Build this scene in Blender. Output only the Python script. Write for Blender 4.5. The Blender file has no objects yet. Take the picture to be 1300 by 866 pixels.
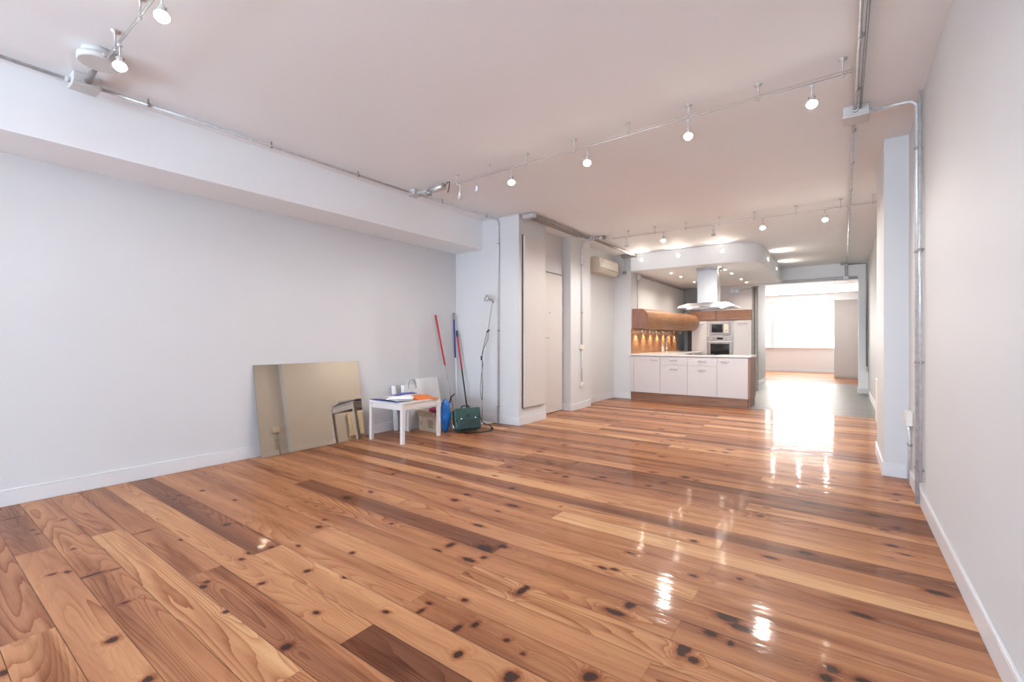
import bpy, math, random
import numpy as np
from mathutils import Vector, Matrix
# ------------------------------------------------------------------ camera, world, lights, exposure
SC = bpy.context.scene
COL = SC.collection
cam_d = bpy.data.cameras.new('camera'); cam = bpy.data.objects.new('camera', cam_d); COL.objects.link(cam)
cam_d.sensor_width = 36; cam_d.lens = 16.006; cam_d.clip_end = 100
cam.location = (0, 0, 1.2); cam.rotation_euler = (math.radians(90), 0, math.radians(36))
SC.camera = cam
SC.view_settings.view_transform = 'Standard'; SC.view_settings.look = 'None'
SC.view_settings.gamma = 1; SC.view_settings.use_curve_mapping = False
SC.view_settings.exposure = 0.58
w = bpy.data.worlds.new('sky'); SC.world = w; w.use_nodes = True
w.node_tree.nodes['Background'].inputs[0].default_value = (0.80, 0.88, 1.0, 1)
w.node_tree.nodes['Background'].inputs[1].default_value = 3.0
SPOT_W = 85.0
DAY_W = 320
def area(name, loc, rot, sx, sy, col, power):
    d = bpy.data.lights.new(name, 'AREA'); d.shape = 'RECTANGLE'; d.size = sx; d.size_y = sy
    d.color = col; d.energy = power
    o = bpy.data.objects.new(name, d); o.location = loc; o.rotation_euler = rot; COL.objects.link(o)
    return o
# daylight entering through the two windows behind the camera, and through the far windows
area('daylight', (-3.45, -6.02, 1.60), (math.radians(152), 0, 0), 2.0, 2.1, (0.66, 0.82, 1.0), DAY_W)  # unseen rear pair, aimed steeply up to brighten the near ceiling
area('daylight', (-1.05, -6.02, 1.60), (math.radians(152), 0, 0), 2.0, 2.1, (0.66, 0.82, 1.0), DAY_W)
area('daylight', (-1.27, 20.72, 1.85), (math.radians(-90), 0, math.radians(0)), 1.9, 1.8, (1.0, 0.97, 0.93), 85)
area('daylight', (-3.6, 20.72, 1.85), (math.radians(-90), 0, math.radians(0)), 2.2, 1.8, (1.0, 0.97, 0.93), 70)

# ------------------------------------------------------------------ materials
MAT = {}
def nodes_of(name):
    m = bpy.data.materials.new(name); m.use_nodes = True
    nt = m.node_tree
    return m, nt, nt.nodes['Principled BSDF']
def N(nt, t, **kw):
    n = nt.nodes.new(t)
    for k, v in kw.items():
        if k.startswith('i_'):
            k = k[2:]
            n.inputs[int(k) if k.isdigit() else k].default_value = v
        else: setattr(n, k, v)
    return n
def L(nt, a, b): nt.links.new(a, b)
def mat(name, col, rough=0.5, metal=0.0, var=0.04, scale=6.0, bump=0.0, bscale=60.0, spec=0.5, coat=0.0, stretch=None, transmission=0.0):
    m, nt, b = nodes_of(name)
    tc = N(nt, 'ShaderNodeTexCoord'); mp = N(nt, 'ShaderNodeMapping')
    if stretch: mp.inputs['Scale'].default_value = stretch
    L(nt, tc.outputs['Object'], mp.inputs[0])
    no = N(nt, 'ShaderNodeTexNoise', i_Scale=scale, i_Detail=3.0); L(nt, mp.outputs[0], no.inputs['Vector'])
    cr = N(nt, 'ShaderNodeValToRGB')
    cr.color_ramp.elements[0].position = 0.3; cr.color_ramp.elements[1].position = 0.7
    cr.color_ramp.elements[0].color = tuple(c * (1 - var) for c in col) + (1,)
    cr.color_ramp.elements[1].color = tuple(min(1, c * (1 + var)) for c in col) + (1,)
    L(nt, no.outputs[0], cr.inputs[0]); L(nt, cr.outputs[0], b.inputs['Base Color'])
    b.inputs['Roughness'].default_value = rough; b.inputs['Metallic'].default_value = metal
    b.inputs['Specular IOR Level'].default_value = spec; b.inputs['Coat Weight'].default_value = coat
    b.inputs['Transmission Weight'].default_value = transmission
    if bump:
        n2 = N(nt, 'ShaderNodeTexNoise', i_Scale=bscale, i_Detail=2.0); L(nt, mp.outputs[0], n2.inputs['Vector'])
        bp = N(nt, 'ShaderNodeBump', i_Strength=bump, i_Distance=0.01)
        L(nt, n2.outputs[0], bp.inputs['Height']); L(nt, bp.outputs[0], b.inputs['Normal'])
    MAT[name] = m
    return m
def emit(name, col, strength, base=(1, 1, 1)):
    m, nt, b = nodes_of(name)
    b.inputs['Base Color'].default_value = (*base, 1)
    b.inputs['Emission Color'].default_value = (*col, 1); b.inputs['Emission Strength'].default_value = strength
    MAT[name] = m
    return m
PAINT = (0.655, 0.66, 0.67)
mat('paint', PAINT, 0.6, var=0.012, scale=1.3, bump=0.05, bscale=25, spec=0.3)
mat('ceiling_paint', (0.89, 0.92, 0.945), 0.7, var=0.012, scale=0.8, bump=0.04, bscale=15, spec=0.2)  # wall paint lightened and cooled to make up for weak, orange ceiling light
mat('baseboard_paint', (0.70, 0.70, 0.72), 0.35, var=0.01)
mat('door_paint', (0.64, 0.60, 0.58), 0.45, var=0.01)
mat('dark_gap', (0.10, 0.09, 0.085), 0.8)
mat('galvanised', (0.60, 0.62, 0.64), 0.30, 0.30, var=0.12, scale=30)
mat('galvanised_dark', (0.36, 0.34, 0.33), 0.38, 0.6, var=0.12, scale=30)
mat('grey_plastic', (0.60, 0.60, 0.59), 0.5, var=0.03)
mat('white_plastic', (0.78, 0.76, 0.72), 0.4, var=0.02)
mat('cream_plastic', (0.74, 0.67, 0.56), 0.45, var=0.02)
mat('steel', (0.40, 0.385, 0.375), 0.38, 1.0, var=0.05, scale=10, stretch=(1, 1, 30))
mat('steel_pale', (0.60, 0.59, 0.58), 0.35, 0.6, var=0.04)
mat('oven_steel', (0.30, 0.25, 0.215), 0.3, 0.7, var=0.05)
mat('chrome', (0.75, 0.75, 0.76), 0.12, 1.0, var=0.02)
mat('lamp_glass', (0.80, 0.77, 0.75), 0.1, 0.3, var=0.02)
mat('white_laminate', (0.62, 0.575, 0.565), 0.35, var=0.01)
mat('worktop', (0.78, 0.74, 0.70), 0.25, var=0.03, scale=30)
mat('black_glass', (0.012, 0.012, 0.014), 0.08, var=0.1)
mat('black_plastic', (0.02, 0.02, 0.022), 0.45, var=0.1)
mat('grey_paint', (0.28, 0.27, 0.27), 0.6, var=0.05)
mat('column_grey', (0.30, 0.28, 0.27), 0.55, var=0.1)
mat('grey_wardrobe', (0.58, 0.54, 0.51), 0.4, var=0.02)
mat('white_enamel', (0.82, 0.80, 0.79), 0.4, var=0.01)
mat('table_white', (0.72, 0.69, 0.68), 0.35, var=0.01)
mat('paper', (0.80, 0.80, 0.81), 0.8, var=0.03, scale=12, bump=0.2, bscale=10)
mat('paper_pink', (0.80, 0.66, 0.68), 0.8, var=0.05, scale=12)
mat('blue_folder', (0.12, 0.15, 0.48), 0.4, var=0.1)
mat('orange_folder', (0.80, 0.20, 0.04), 0.4, var=0.12, scale=18)
mat('magenta', (0.36, 0.03, 0.09), 0.5, var=0.1)
mat('cardboard', (0.42, 0.30, 0.215), 0.85, var=0.08, scale=12)
mat('cardboard_ink', (0.10, 0.075, 0.07), 0.8)
mat('blue_bag', (0.01, 0.16, 0.55), 0.3, var=0.3, scale=14, bump=0.3, bscale=20)
mat('green_leather', (0.022, 0.075, 0.070), 0.5, var=0.2, scale=20, bump=0.1)
mat('green_dark', (0.012, 0.04, 0.04), 0.55, var=0.2)
mat('black_fabric', (0.010, 0.010, 0.012), 0.8, var=0.2)
mat('red_handle', (0.50, 0.028, 0.04), 0.35, var=0.1)
mat('blue_handle', (0.035, 0.05, 0.32), 0.35, var=0.1)
mat('grey_rod', (0.38, 0.36, 0.35), 0.4, 0.4)
mat('white_rod', (0.72, 0.72, 0.75), 0.4)
mat('black_rod', (0.03, 0.028, 0.03), 0.4)
mat('dark_green', (0.03, 0.07, 0.07), 0.5)
mat('cable', (0.10, 0.095, 0.10), 0.6)
mat('radiator_cream', (0.80, 0.74, 0.62), 0.4, var=0.01)
mat('marble', (0.66, 0.62, 0.58), 0.3, var=0.1, scale=20)
mat('sill_white', (0.9, 0.9, 0.9), 0.5)
emit('bulb', (1.0, 0.86, 0.66), 70)
emit('bulb_small', (1.0, 0.82, 0.60), 26)
emit('lit_blind', (1.0, 0.985, 0.95), 2.3)
emit('lit_sky', (0.86, 0.93, 1.0), 2.4)

def mirror_mat():
    m, nt, b = nodes_of('mirror_glass')
    no = N(nt, 'ShaderNodeTexNoise', i_Scale=1.5); cr = N(nt, 'ShaderNodeValToRGB')
    cr.color_ramp.elements[0].color = (0.50, 0.435, 0.355, 1); cr.color_ramp.elements[1].color = (0.53, 0.46, 0.375, 1)
    L(nt, no.outputs[0], cr.inputs[0]); L(nt, cr.outputs[0], b.inputs['Base Color'])
    b.inputs['Metallic'].default_value = 1; b.inputs['Roughness'].default_value = 0.02
    MAT['mirror_glass'] = m
mirror_mat()

def wood_mat(name, dark, light, rough=0.4, axis='x', scale=1.0):
    m, nt, b = nodes_of(name)
    tc = N(nt, 'ShaderNodeTexCoord'); mp = N(nt, 'ShaderNodeMapping')
    s = {'x': (1.2, 14, 14), 'y': (14, 1.2, 14), 'z': (14, 14, 1.2)}[axis]
    mp.inputs['Scale'].default_value = tuple(v * scale for v in s)
    L(nt, tc.outputs['Object'], mp.inputs[0])
    no = N(nt, 'ShaderNodeTexNoise', i_Scale=2.0, i_Detail=6.0, i_Roughness=0.65); L(nt, mp.outputs[0], no.inputs['Vector'])
    cr = N(nt, 'ShaderNodeValToRGB')
    cr.color_ramp.elements[0].position = 0.32; cr.color_ramp.elements[1].position = 0.68
    cr.color_ramp.elements[0].color = (*dark, 1); cr.color_ramp.elements[1].color = (*light, 1)
    L(nt, no.outputs[0], cr.inputs[0]); L(nt, cr.outputs[0], b.inputs['Base Color'])
    b.inputs['Roughness'].default_value = rough
    MAT[name] = m
wood_mat('cabinet_wood_y', (0.24, 0.105, 0.048), (0.40, 0.20, 0.095), 0.35, 'y')
wood_mat('cabinet_wood_x', (0.20, 0.088, 0.05), (0.33, 0.16, 0.095), 0.4, 'x')
wood_mat('cabinet_wood_z', (0.20, 0.09, 0.06), (0.32, 0.16, 0.115), 0.4, 'z')

def floor_mat():
    m, nt, b = nodes_of('pine_boards')
    uv = N(nt, 'ShaderNodeUVMap', uv_map='uv'); at = N(nt, 'ShaderNodeAttribute', attribute_name='board')
    kn = N(nt, 'ShaderNodeAttribute', attribute_name='knot')
    sp = N(nt, 'ShaderNodeSeparateColor'); L(nt, at.outputs['Color'], sp.inputs[0])      # tone, seed, streak
    def mth(op, a, b2=None, c=None, clamp=False):
        n = N(nt, 'ShaderNodeMath', operation=op); n.use_clamp = clamp
        for i, v in enumerate((a, b2, c)):
            if v is None: continue
            if isinstance(v, (int, float)): n.inputs[i].default_value = v
            else: L(nt, v, n.inputs[i])
        return n.outputs[0]
    off = N(nt, 'ShaderNodeCombineXYZ'); L(nt, mth('MULTIPLY', sp.outputs[1], 57.0), off.inputs[0])
    L(nt, mth('MULTIPLY', sp.outputs[1], 31.0), off.inputs[1]); L(nt, mth('MULTIPLY', sp.outputs[1], 13.0), off.inputs[2])
    ad = N(nt, 'ShaderNodeVectorMath', operation='ADD'); L(nt, uv.outputs[0], ad.inputs[0]); L(nt, off.outputs[0], ad.inputs[1])
    def noise(sc, scale=1.0, detail=2.0, rough=0.5, dist=0.0):
        mp = N(nt, 'ShaderNodeMapping'); mp.inputs['Scale'].default_value = sc; L(nt, ad.outputs[0], mp.inputs[0])
        n = N(nt, 'ShaderNodeTexNoise', i_Scale=scale, i_Detail=detail, i_Roughness=rough, i_Distortion=dist); L(nt, mp.outputs[0], n.inputs['Vector'])
        return n.outputs[0]
    knot = kn.outputs['Fac']
    field = noise((0.42, 5.0, 1), detail=1.2, rough=0.35)
    wob = noise((4, 30, 1), detail=2)
    f = mth('ADD', mth('ADD', mth('MULTIPLY', field, 1.0), mth('MULTIPLY', knot, 0.22)), mth('MULTIPLY', wob, 0.022))
    ph = mth('FRACT', mth('MULTIPLY', f, 30.0))
    ring = mth('POWER', ph, 2.6)                                   # saw-tooth rings: soft edge to dark line
    ringmask = noise((0.7, 2.4, 1), scale=1.3)
    rm = N(nt, 'ShaderNodeMapRange', i_1=0.42, i_2=0.62, i_3=0.22, i_4=1.0); L(nt, ringmask, rm.inputs[0])
    ring = mth('MULTIPLY', ring, rm.outputs[0])
    fib = noise((5, 190, 1), detail=3, rough=0.7)
    tone = mth('ADD', sp.outputs[0], mth('MULTIPLY', mth('SUBTRACT', noise((0.32, 6.0, 1), scale=1.7), 0.5), 0.85), clamp=True)
    cr = N(nt, 'ShaderNodeValToRGB'); e = cr.color_ramp.elements
    e[0].position = 0.0; e[0].color = (0.160, 0.061, 0.031, 1)
    e[1].position = 1.0; e[1].color = (0.68, 0.395, 0.200, 1)
    for p, c in ((0.25, (0.255, 0.104, 0.054, 1)), (0.5, (0.42, 0.182, 0.086, 1)), (0.75, (0.55, 0.270, 0.128, 1))):
        x = cr.color_ramp.elements.new(p); x.color = c
    L(nt, tone, cr.inputs[0])
    def mix(fac, a, col=None, mode='MIX', bsock=None):
        n = N(nt, 'ShaderNodeMix', data_type='RGBA', blend_type=mode)
        if isinstance(fac, (int, float)): n.inputs[0].default_value = fac
        else: L(nt, fac, n.inputs[0])
        L(nt, a, n.inputs[6])
        if bsock is not None: L(nt, bsock, n.inputs[7])
        else: n.inputs[7].default_value = (*col, 1)
        return n.outputs[2]
    c = mix(mth('MULTIPLY', ring, 0.85), cr.outputs[0], (0.46, 0.25, 0.16), 'MULTIPLY')
    c = mix(mth('MULTIPLY', mth('SUBTRACT', fib, 0.42, clamp=True), 1.1), c, (0.62, 0.44, 0.33), 'MULTIPLY')
    # dark heartwood streaks
    st = N(nt, 'ShaderNodeMapRange', i_1=0.53, i_2=0.66, i_3=0.0, i_4=1.0); L(nt, noise((0.9, 7, 1), scale=1.0, detail=3, rough=0.6), st.inputs[0])
    c = mix(mth('MULTIPLY', mth('MULTIPLY', st.outputs[0], sp.outputs[2]), 0.85), c, (0.42, 0.26, 0.19), 'MULTIPLY')
    # knots: warm halo, then a near black core with a ragged edge
    kr = mth('ADD', knot, mth('MULTIPLY', mth('SUBTRACT', noise((30, 60, 1), detail=3, rough=0.7), 0.5), 0.85))
    h = N(nt, 'ShaderNodeMapRange', i_1=0.10, i_2=0.55, i_3=0.0, i_4=0.75); L(nt, kr, h.inputs[0])
    c = mix(h.outputs[0], c, (0.50, 0.27, 0.19), 'MULTIPLY')
    k2 = N(nt, 'ShaderNodeMapRange', i_1=0.58, i_2=0.78, i_3=0.0, i_4=0.93); L(nt, kr, k2.inputs[0])
    c = mix(k2.outputs[0], c, (0.035, 0.016, 0.012))
    L(nt, c, b.inputs['Base Color'])
    b.inputs['Roughness'].default_value = 0.45
    b.inputs['Specular IOR Level'].default_value = 0.06
    b.inputs['Coat Weight'].default_value = 0.33; b.inputs['Coat Roughness'].default_value = 0.075; b.inputs['Coat IOR'].default_value = 1.5
    # gently uneven varnish; waves run along the boards
    h1 = noise((2.2, 9, 1), scale=1.0, detail=1.0); h2 = noise((14, 34, 1), scale=1.0, detail=2.0)
    hh = mth('ADD', mth('MULTIPLY', h1, 1.0), mth('MULTIPLY', h2, 0.22))
    bp = N(nt, 'ShaderNodeBump', i_Strength=0.6, i_Distance=0.004); L(nt, hh, bp.inputs['Height'])
    L(nt, bp.outputs[0], b.inputs['Coat Normal']); L(nt, bp.outputs[0], b.inputs['Normal'])
    MAT['pine_boards'] = m
floor_mat()
def concrete_mat():
    m, nt, b = nodes_of('grey_screed')
    tc = N(nt, 'ShaderNodeTexCoord'); mp = N(nt, 'ShaderNodeMapping'); mp.inputs['Scale'].default_value = (1, 5, 1)
    L(nt, tc.outputs['Object'], mp.inputs[0])
    no = N(nt, 'ShaderNodeTexNoise', i_Scale=2.2, i_Detail=6.0, i_Roughness=0.6); L(nt, mp.outputs[0], no.inputs['Vector'])
    cr = N(nt, 'ShaderNodeValToRGB'); cr.color_ramp.elements[0].position = 0.3; cr.color_ramp.elements[1].position = 0.75
    cr.color_ramp.elements[0].color = (0.13, 0.122, 0.113, 1); cr.color_ramp.elements[1].color = (0.25, 0.24, 0.225, 1)
    L(nt, no.outputs[0], cr.inputs[0]); L(nt, cr.outputs[0], b.inputs['Base Color'])
    b.inputs['Roughness'].default_value = 0.42
    MAT['grey_screed'] = m
concrete_mat()

# ------------------------------------------------------------------ mesh helpers
class MB:
    def __init__(s): s.v = []; s.f = []; s.sm = []
    def add(s, vs, fs, smooth=False):
        o = len(s.v); s.v += [tuple(v) for v in vs]; s.f += [tuple(i + o for i in f) for f in fs]; s.sm += [smooth] * len(fs)
        return s
    def box(s, x0, x1, y0, y1, z0, z1, M=None, bev=0.0):
        if bev:
            c = bev
            xs = (x0, x1); ys = (y0, y1); zs = (z0, z1)
            vs = []; idx = {}
            for i in (0, 1):
                for j in (0, 1):
                    for k in (0, 1):
                        sx = c if i == 0 else -c; sy = c if j == 0 else -c; sz = c if k == 0 else -c
                        for a, p in (('x', (xs[i], ys[j] + sy, zs[k] + sz)), ('y', (xs[i] + sx, ys[j], zs[k] + sz)), ('z', (xs[i] + sx, ys[j] + sy, zs[k]))):
                            idx[(i, j, k, a)] = len(vs); vs.append(p)
            fs = []
            g = lambda *q: idx[q]
            for i in (0, 1):
                f = [g(i, 0, 0, 'x'), g(i, 1, 0, 'x'), g(i, 1, 1, 'x'), g(i, 0, 1, 'x')]; fs.append(f if i else f[::-1])
                f = [g(0, i, 0, 'y'), g(1, i, 0, 'y'), g(1, i, 1, 'y'), g(0, i, 1, 'y')]; fs.append(f[::-1] if i else f)
                f = [g(0, 0, i, 'z'), g(1, 0, i, 'z'), g(1, 1, i, 'z'), g(0, 1, i, 'z')]; fs.append(f if i else f[::-1])
            for i in (0, 1):
                for j in (0, 1):
                    fs.append([g(i, j, 0, 'x'), g(i, j, 1, 'x'), g(i, j, 1, 'y'), g(i, j, 0, 'y')])
                    fs.append([g(i, 0, j, 'x'), g(i, 1, j, 'x'), g(i, 1, j, 'z'), g(i, 0, j, 'z')])
                    fs.append([g(0, i, j, 'y'), g(1, i, j, 'y'), g(1, i, j, 'z'), g(0, i, j, 'z')])
                    for k in (0, 1): fs.append([g(i, j, k, 'x'), g(i, j, k, 'y'), g(i, j, k, 'z')])
        else:
            vs = [(x, y, z) for x in (x0, x1) for y in (y0, y1) for z in (z0, z1)]
            fs = [(0, 1, 3, 2), (4, 6, 7, 5), (0, 4, 5, 1), (2, 3, 7, 6), (0, 2, 6, 4), (1, 5, 7, 3)]
        if M is not None: vs = [M @ Vector(v) for v in vs]
        return s.add(vs, fs)
    def prism(s, pts, z0, z1, M=None):
        n = len(pts); vs = [(p[0], p[1], z0) for p in pts] + [(p[0], p[1], z1) for p in pts]
        fs = [tuple(range(n))[::-1], tuple(range(n, 2 * n))] + [(i, (i + 1) % n, n + (i + 1) % n, n + i) for i in range(n)]
        if M is not None: vs = [M @ Vector(v) for v in vs]
        return s.add(vs, fs)
    def tube(s, pts, r, seg=12, cap=True, smooth=True):
        P = [Vector(p) for p in pts]; n = len(P); rs = r if isinstance(r, (list, tuple)) else [r] * n
        T = []
        for i in range(n):
            t = Vector((0, 0, 0))
            if i: t += (P[i] - P[i - 1]).normalized()
            if i < n - 1: t += (P[i + 1] - P[i]).normalized()
            T.append(t.normalized())
        u = T[0].orthogonal().normalized(); vs = []
        for i in range(n):
            u = (u - T[i] * u.dot(T[i])).normalized(); w_ = T[i].cross(u)
            for k in range(seg):
                a = 2 * math.pi * k / seg; vs.append(P[i] + (u * math.cos(a) + w_ * math.sin(a)) * rs[i])
        fs = [(i * seg + k, i * seg + (k + 1) % seg, (i + 1) * seg + (k + 1) % seg, (i + 1) * seg + k) for i in range(n - 1) for k in range(seg)]
        s.add(vs, fs, smooth)
        if cap:
            o = len(s.v) - n * seg
            s.f += [tuple(o + k for k in range(seg))[::-1], tuple(o + (n - 1) * seg + k for k in range(seg))]; s.sm += [False, False]
        return s
    def lathe(s, prof, M=None, seg=20, smooth=True):     # profile of (radius, z), axis z
        n = len(prof); vs = []
        for r, z in prof:
            for k in range(seg):
                a = 2 * math.pi * k / seg; vs.append(Vector((max(r, 1e-5) * math.cos(a), max(r, 1e-5) * math.sin(a), z)))
        if M is not None: vs = [M @ v for v in vs]
        fs = [(i * seg + k, i * seg + (k + 1) % seg, (i + 1) * seg + (k + 1) % seg, (i + 1) * seg + k) for i in range(n - 1) for k in range(seg)]
        s.add(vs, fs, smooth); o = len(s.v) - n * seg
        s.f += [tuple(o + k for k in range(seg))[::-1], tuple(o + (n - 1) * seg + k for k in range(seg))]; s.sm += [False, False]
        return s
    def build(s, name, m, parent=None, bevel=0.0, loc=None):
        me = bpy.data.meshes.new(name); me.from_pydata(s.v, [], s.f)
        me.polygons.foreach_set('use_smooth', s.sm)
        import bmesh
        bm = bmesh.new(); bm.from_mesh(me); bmesh.ops.recalc_face_normals(bm, faces=bm.faces); bm.to_mesh(me); bm.free()
        me.materials.append(MAT[m] if isinstance(m, str) else m); me.update()
        o = bpy.data.objects.new(name, me); COL.objects.link(o)
        if parent is not None: o.parent = parent
        if loc is not None: o.location = loc
        if bevel:
            md = o.modifiers.new('bevel', 'BEVEL'); md.width = bevel; md.segments = 2; md.limit_method = 'ANGLE'; md.angle_limit = math.radians(50)
        return o
def tag(o, label=None, cat=None, group=None, kind=None):
    if label: o['label'] = label
    if cat: o['category'] = cat
    if group: o['group'] = group
    if kind: o['kind'] = kind
    return o
def struct(o): o['kind'] = 'structure'; return o
def empty(name, loc, rz=0.0):
    o = bpy.data.objects.new(name, None); o.empty_display_size = 0.1; o.location = loc; o.rotation_euler = (0, 0, rz); COL.objects.link(o)
    return o
KIDS = {}
def copy_tree(o, parent=None):
    c = o.copy(); COL.objects.link(c)
    if parent is not None: c.parent = parent
    for ch in list(o.children): copy_tree(ch, c)
    return c
def arc(c, a0, a1, r, n=6, plane='xz'):
    out = []
    for i in range(n + 1):
        a = math.radians(a0 + (a1 - a0) * i / n); u = r * math.cos(a); v = r * math.sin(a)
        out.append({'xz': (c[0] + u, c[1], c[2] + v), 'yz': (c[0], c[1] + u, c[2] + v), 'xy': (c[0] + u, c[1] + v, c[2])}[plane])
    return out
def rounded(pts, r, n=5):        # round the corners of a 3-D polyline
    P = [Vector(p) for p in pts]; out = [P[0]]
    for i in range(1, len(P) - 1):
        a = (P[i - 1] - P[i]); b = (P[i + 1] - P[i]); q = min(r, a.length * .49, b.length * .49)
        A = P[i] + a.normalized() * q; B = P[i] + b.normalized() * q
        for k in range(n + 1):
            t = k / n; out.append((A * (1 - t) ** 2) + (P[i] * 2 * t * (1 - t)) + (B * t * t))
    out.append(P[-1]); return out

# ------------------------------------------------------------------ the setting
H = 3.0; XL = -4.92; XR = 0.467
BW = 0.159; Y0 = 0.579
KNOTS = [tuple(k) for k in [(-2.371,0.534,0.022,0.022),(-1.991,0.547,0.02,0.02),(-3.289,0.506,0.012,0.016),(-3.26,0.557,0.02,0.01),(-4.158,0.551,0.014,0.01),(-4.049,0.557,0.01,0.01),(-4.234,0.701,0.01,0.014),(-3.593,0.637,0.012,0.01),(-4.548,0.506,0.007,0.05),(-3.115,0.624,0.01,0.05),(-3.093,0.709,0.006,0.03),(-2.664,0.647,0.008,0.02),(-3.558,0.958,0.007,0.045),(-2.455,0.248,0.02,0.02),(-4.154,1.494,0.02,0.014),(-4.17,1.344,0.014,0.014),(-4.1,1.286,0.02,0.01),(-3.258,1.312,0.018,0.02),(-3.71,1.549,0.02,0.01),(-3.232,1.054,0.018,0.012),(-2.674,1.152,0.018,0.012),(-2.326,1.094,0.014,0.016),(-2.563,0.939,0.016,0.014),(-2.526,0.912,0.016,0.014),(-2.21,0.887,0.012,0.012),(-2.717,1.213,0.024,0.014),(-2.69,1.318,0.014,0.014),(-2.58,1.423,0.018,0.01),(-2.261,1.294,0.016,0.016),(-1.88,1.119,0.018,0.012),(-2.248,1.554,0.016,0.016),(-2.045,1.372,0.018,0.012),(-3.073,2.075,0.034,0.024),(-2.735,1.645,0.018,0.018),(-2.814,1.732,0.016,0.01),(-3.049,2.273,0.016,0.012),(-2.398,1.954,0.014,0.012),(-1.634,1.305,0.014,0.01),(-1.679,1.215,0.009,0.009),(-1.517,1.397,0.01,0.026),(-1.53,1.463,0.016,0.008),(-1.416,1.577,0.018,0.012),(-1.303,1.402,0.01,0.028),(-1.259,1.467,0.012,0.02),(-1.19,1.289,0.016,0.022),(-0.957,1.312,0.026,0.03),(-1.091,1.464,0.014,0.01),(-1.766,0.926,0.018,0.022),(-1.637,1.303,0.018,0.01),(-3.433,2.798,0.02,0.016),(-3.28,2.69,0.016,0.018),(-2.878,2.864,0.022,0.012),(-3.028,2.265,0.016,0.012),(-2.369,2.523,0.03,0.02),(-2.374,2.671,0.03,0.016),(-1.946,2.688,0.045,0.018),(-1.968,2.539,0.02,0.008),(-1.921,2.268,0.045,0.014),(-1.603,2.12,0.026,0.018),(-1.676,2.042,0.05,0.03),(-1.866,1.954,0.018,0.03),(-1.883,1.855,0.03,0.014),(-1.659,1.879,0.045,0.016),(-1.61,1.948,0.016,0.016),(-1.247,1.807,0.018,0.05),(-2.566,3.494,0.02,0.018),(-2.509,3.191,0.03,0.01),(-1.986,3.541,0.024,0.02),(-2.308,3.819,0.022,0.02),(-1.655,2.88,0.01,0.01),(-0.971,2.482,0.026,0.014),(-1.028,2.23,0.03,0.012),(-0.971,2.251,0.022,0.014),(-0.782,1.991,0.02,0.032),(-0.818,1.898,0.05,0.018),(-0.619,2.427,0.022,0.014),(-0.408,2.153,0.045,0.035),(-0.347,2.104,0.045,0.022),(-0.359,1.972,0.01,0.016),(-0.5,1.835,0.022,0.06),(-0.455,1.786,0.02,0.02),(-0.731,1.481,0.024,0.026),(-0.722,2.851,0.022,0.014),(-0.733,2.967,0.024,0.012),(-0.993,1.438,0.01,0.01),(-0.439,1.992,0.024,0.02),(-0.169,3.064,0.035,0.018),(-0.325,2.882,0.035,0.014),(-0.421,2.533,0.014,0.012),(0.067,2.512,0.045,0.014),(0.364,2.944,0.05,0.02),(0.232,3.466,0.03,0.016),(0.28,3.367,0.03,0.01),(-0.033,2.037,0.02,0.02),(-0.048,1.969,0.02,0.024),(0.063,2.026,0.03,0.018),(0.032,4.011,0.02,0.014),(0.215,3.728,0.02,0.014),(-0.444,3.722,0.024,0.012),(-2.18,3.001,0.02,0.02),(-2.692,4.302,0.02,0.014),(-2.445,4.869,0.02,0.014),(-1.711,3.712,0.03,0.02),(-1.519,4.729,0.03,0.02),(-1.122,4.141,0.03,0.03),(-0.536,3.919,0.03,0.02),(-0.359,4.275,0.03,0.014),(-1.224,3.874,0.03,0.02)]]
JX = [-4.76, -3.72, -2.68, -1.60, -0.57]
# rows seen near the camera: row -> list of (joint index to end at, tone); tone 0 dark .. 1 pale
ROWS = {-3: [(1, .45), (9, .6)], -2: [(2, .42), (9, .78)], -1: [(1, .35), (9, .62)], 0: [(9, .56)], 1: [(1, .42), (3, .78), (9, .70)],
        2: [(2, .40), (9, .42)], 3: [(3, .74), (9, .16)], 4: [(2, .18), (9, .70)], 5: [(3, .60), (9, .56)], 6: [(2, .50), (4, .62), (9, .60)],
        7: [(3, .55), (9, .72)], 8: [(4, .60), (9, .42)], 9: [(1, .5), (3, .14), (9, .46)], 10: [(2, .60), (4, .68), (9, .52)],
        11: [(9, .56)], 12: [(4, .55), (9, .40)], 13: [(3, .36), (9, .92)], 14: [(4, .72), (9, .46)], 15: [(9, .22)],
        16: [(4, .78), (9, .62)], 17: [(2, .40), (9, .62)], 18: [(2, .80), (9, .42)], 19: [(4, .34), (9, .70)]}
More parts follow.
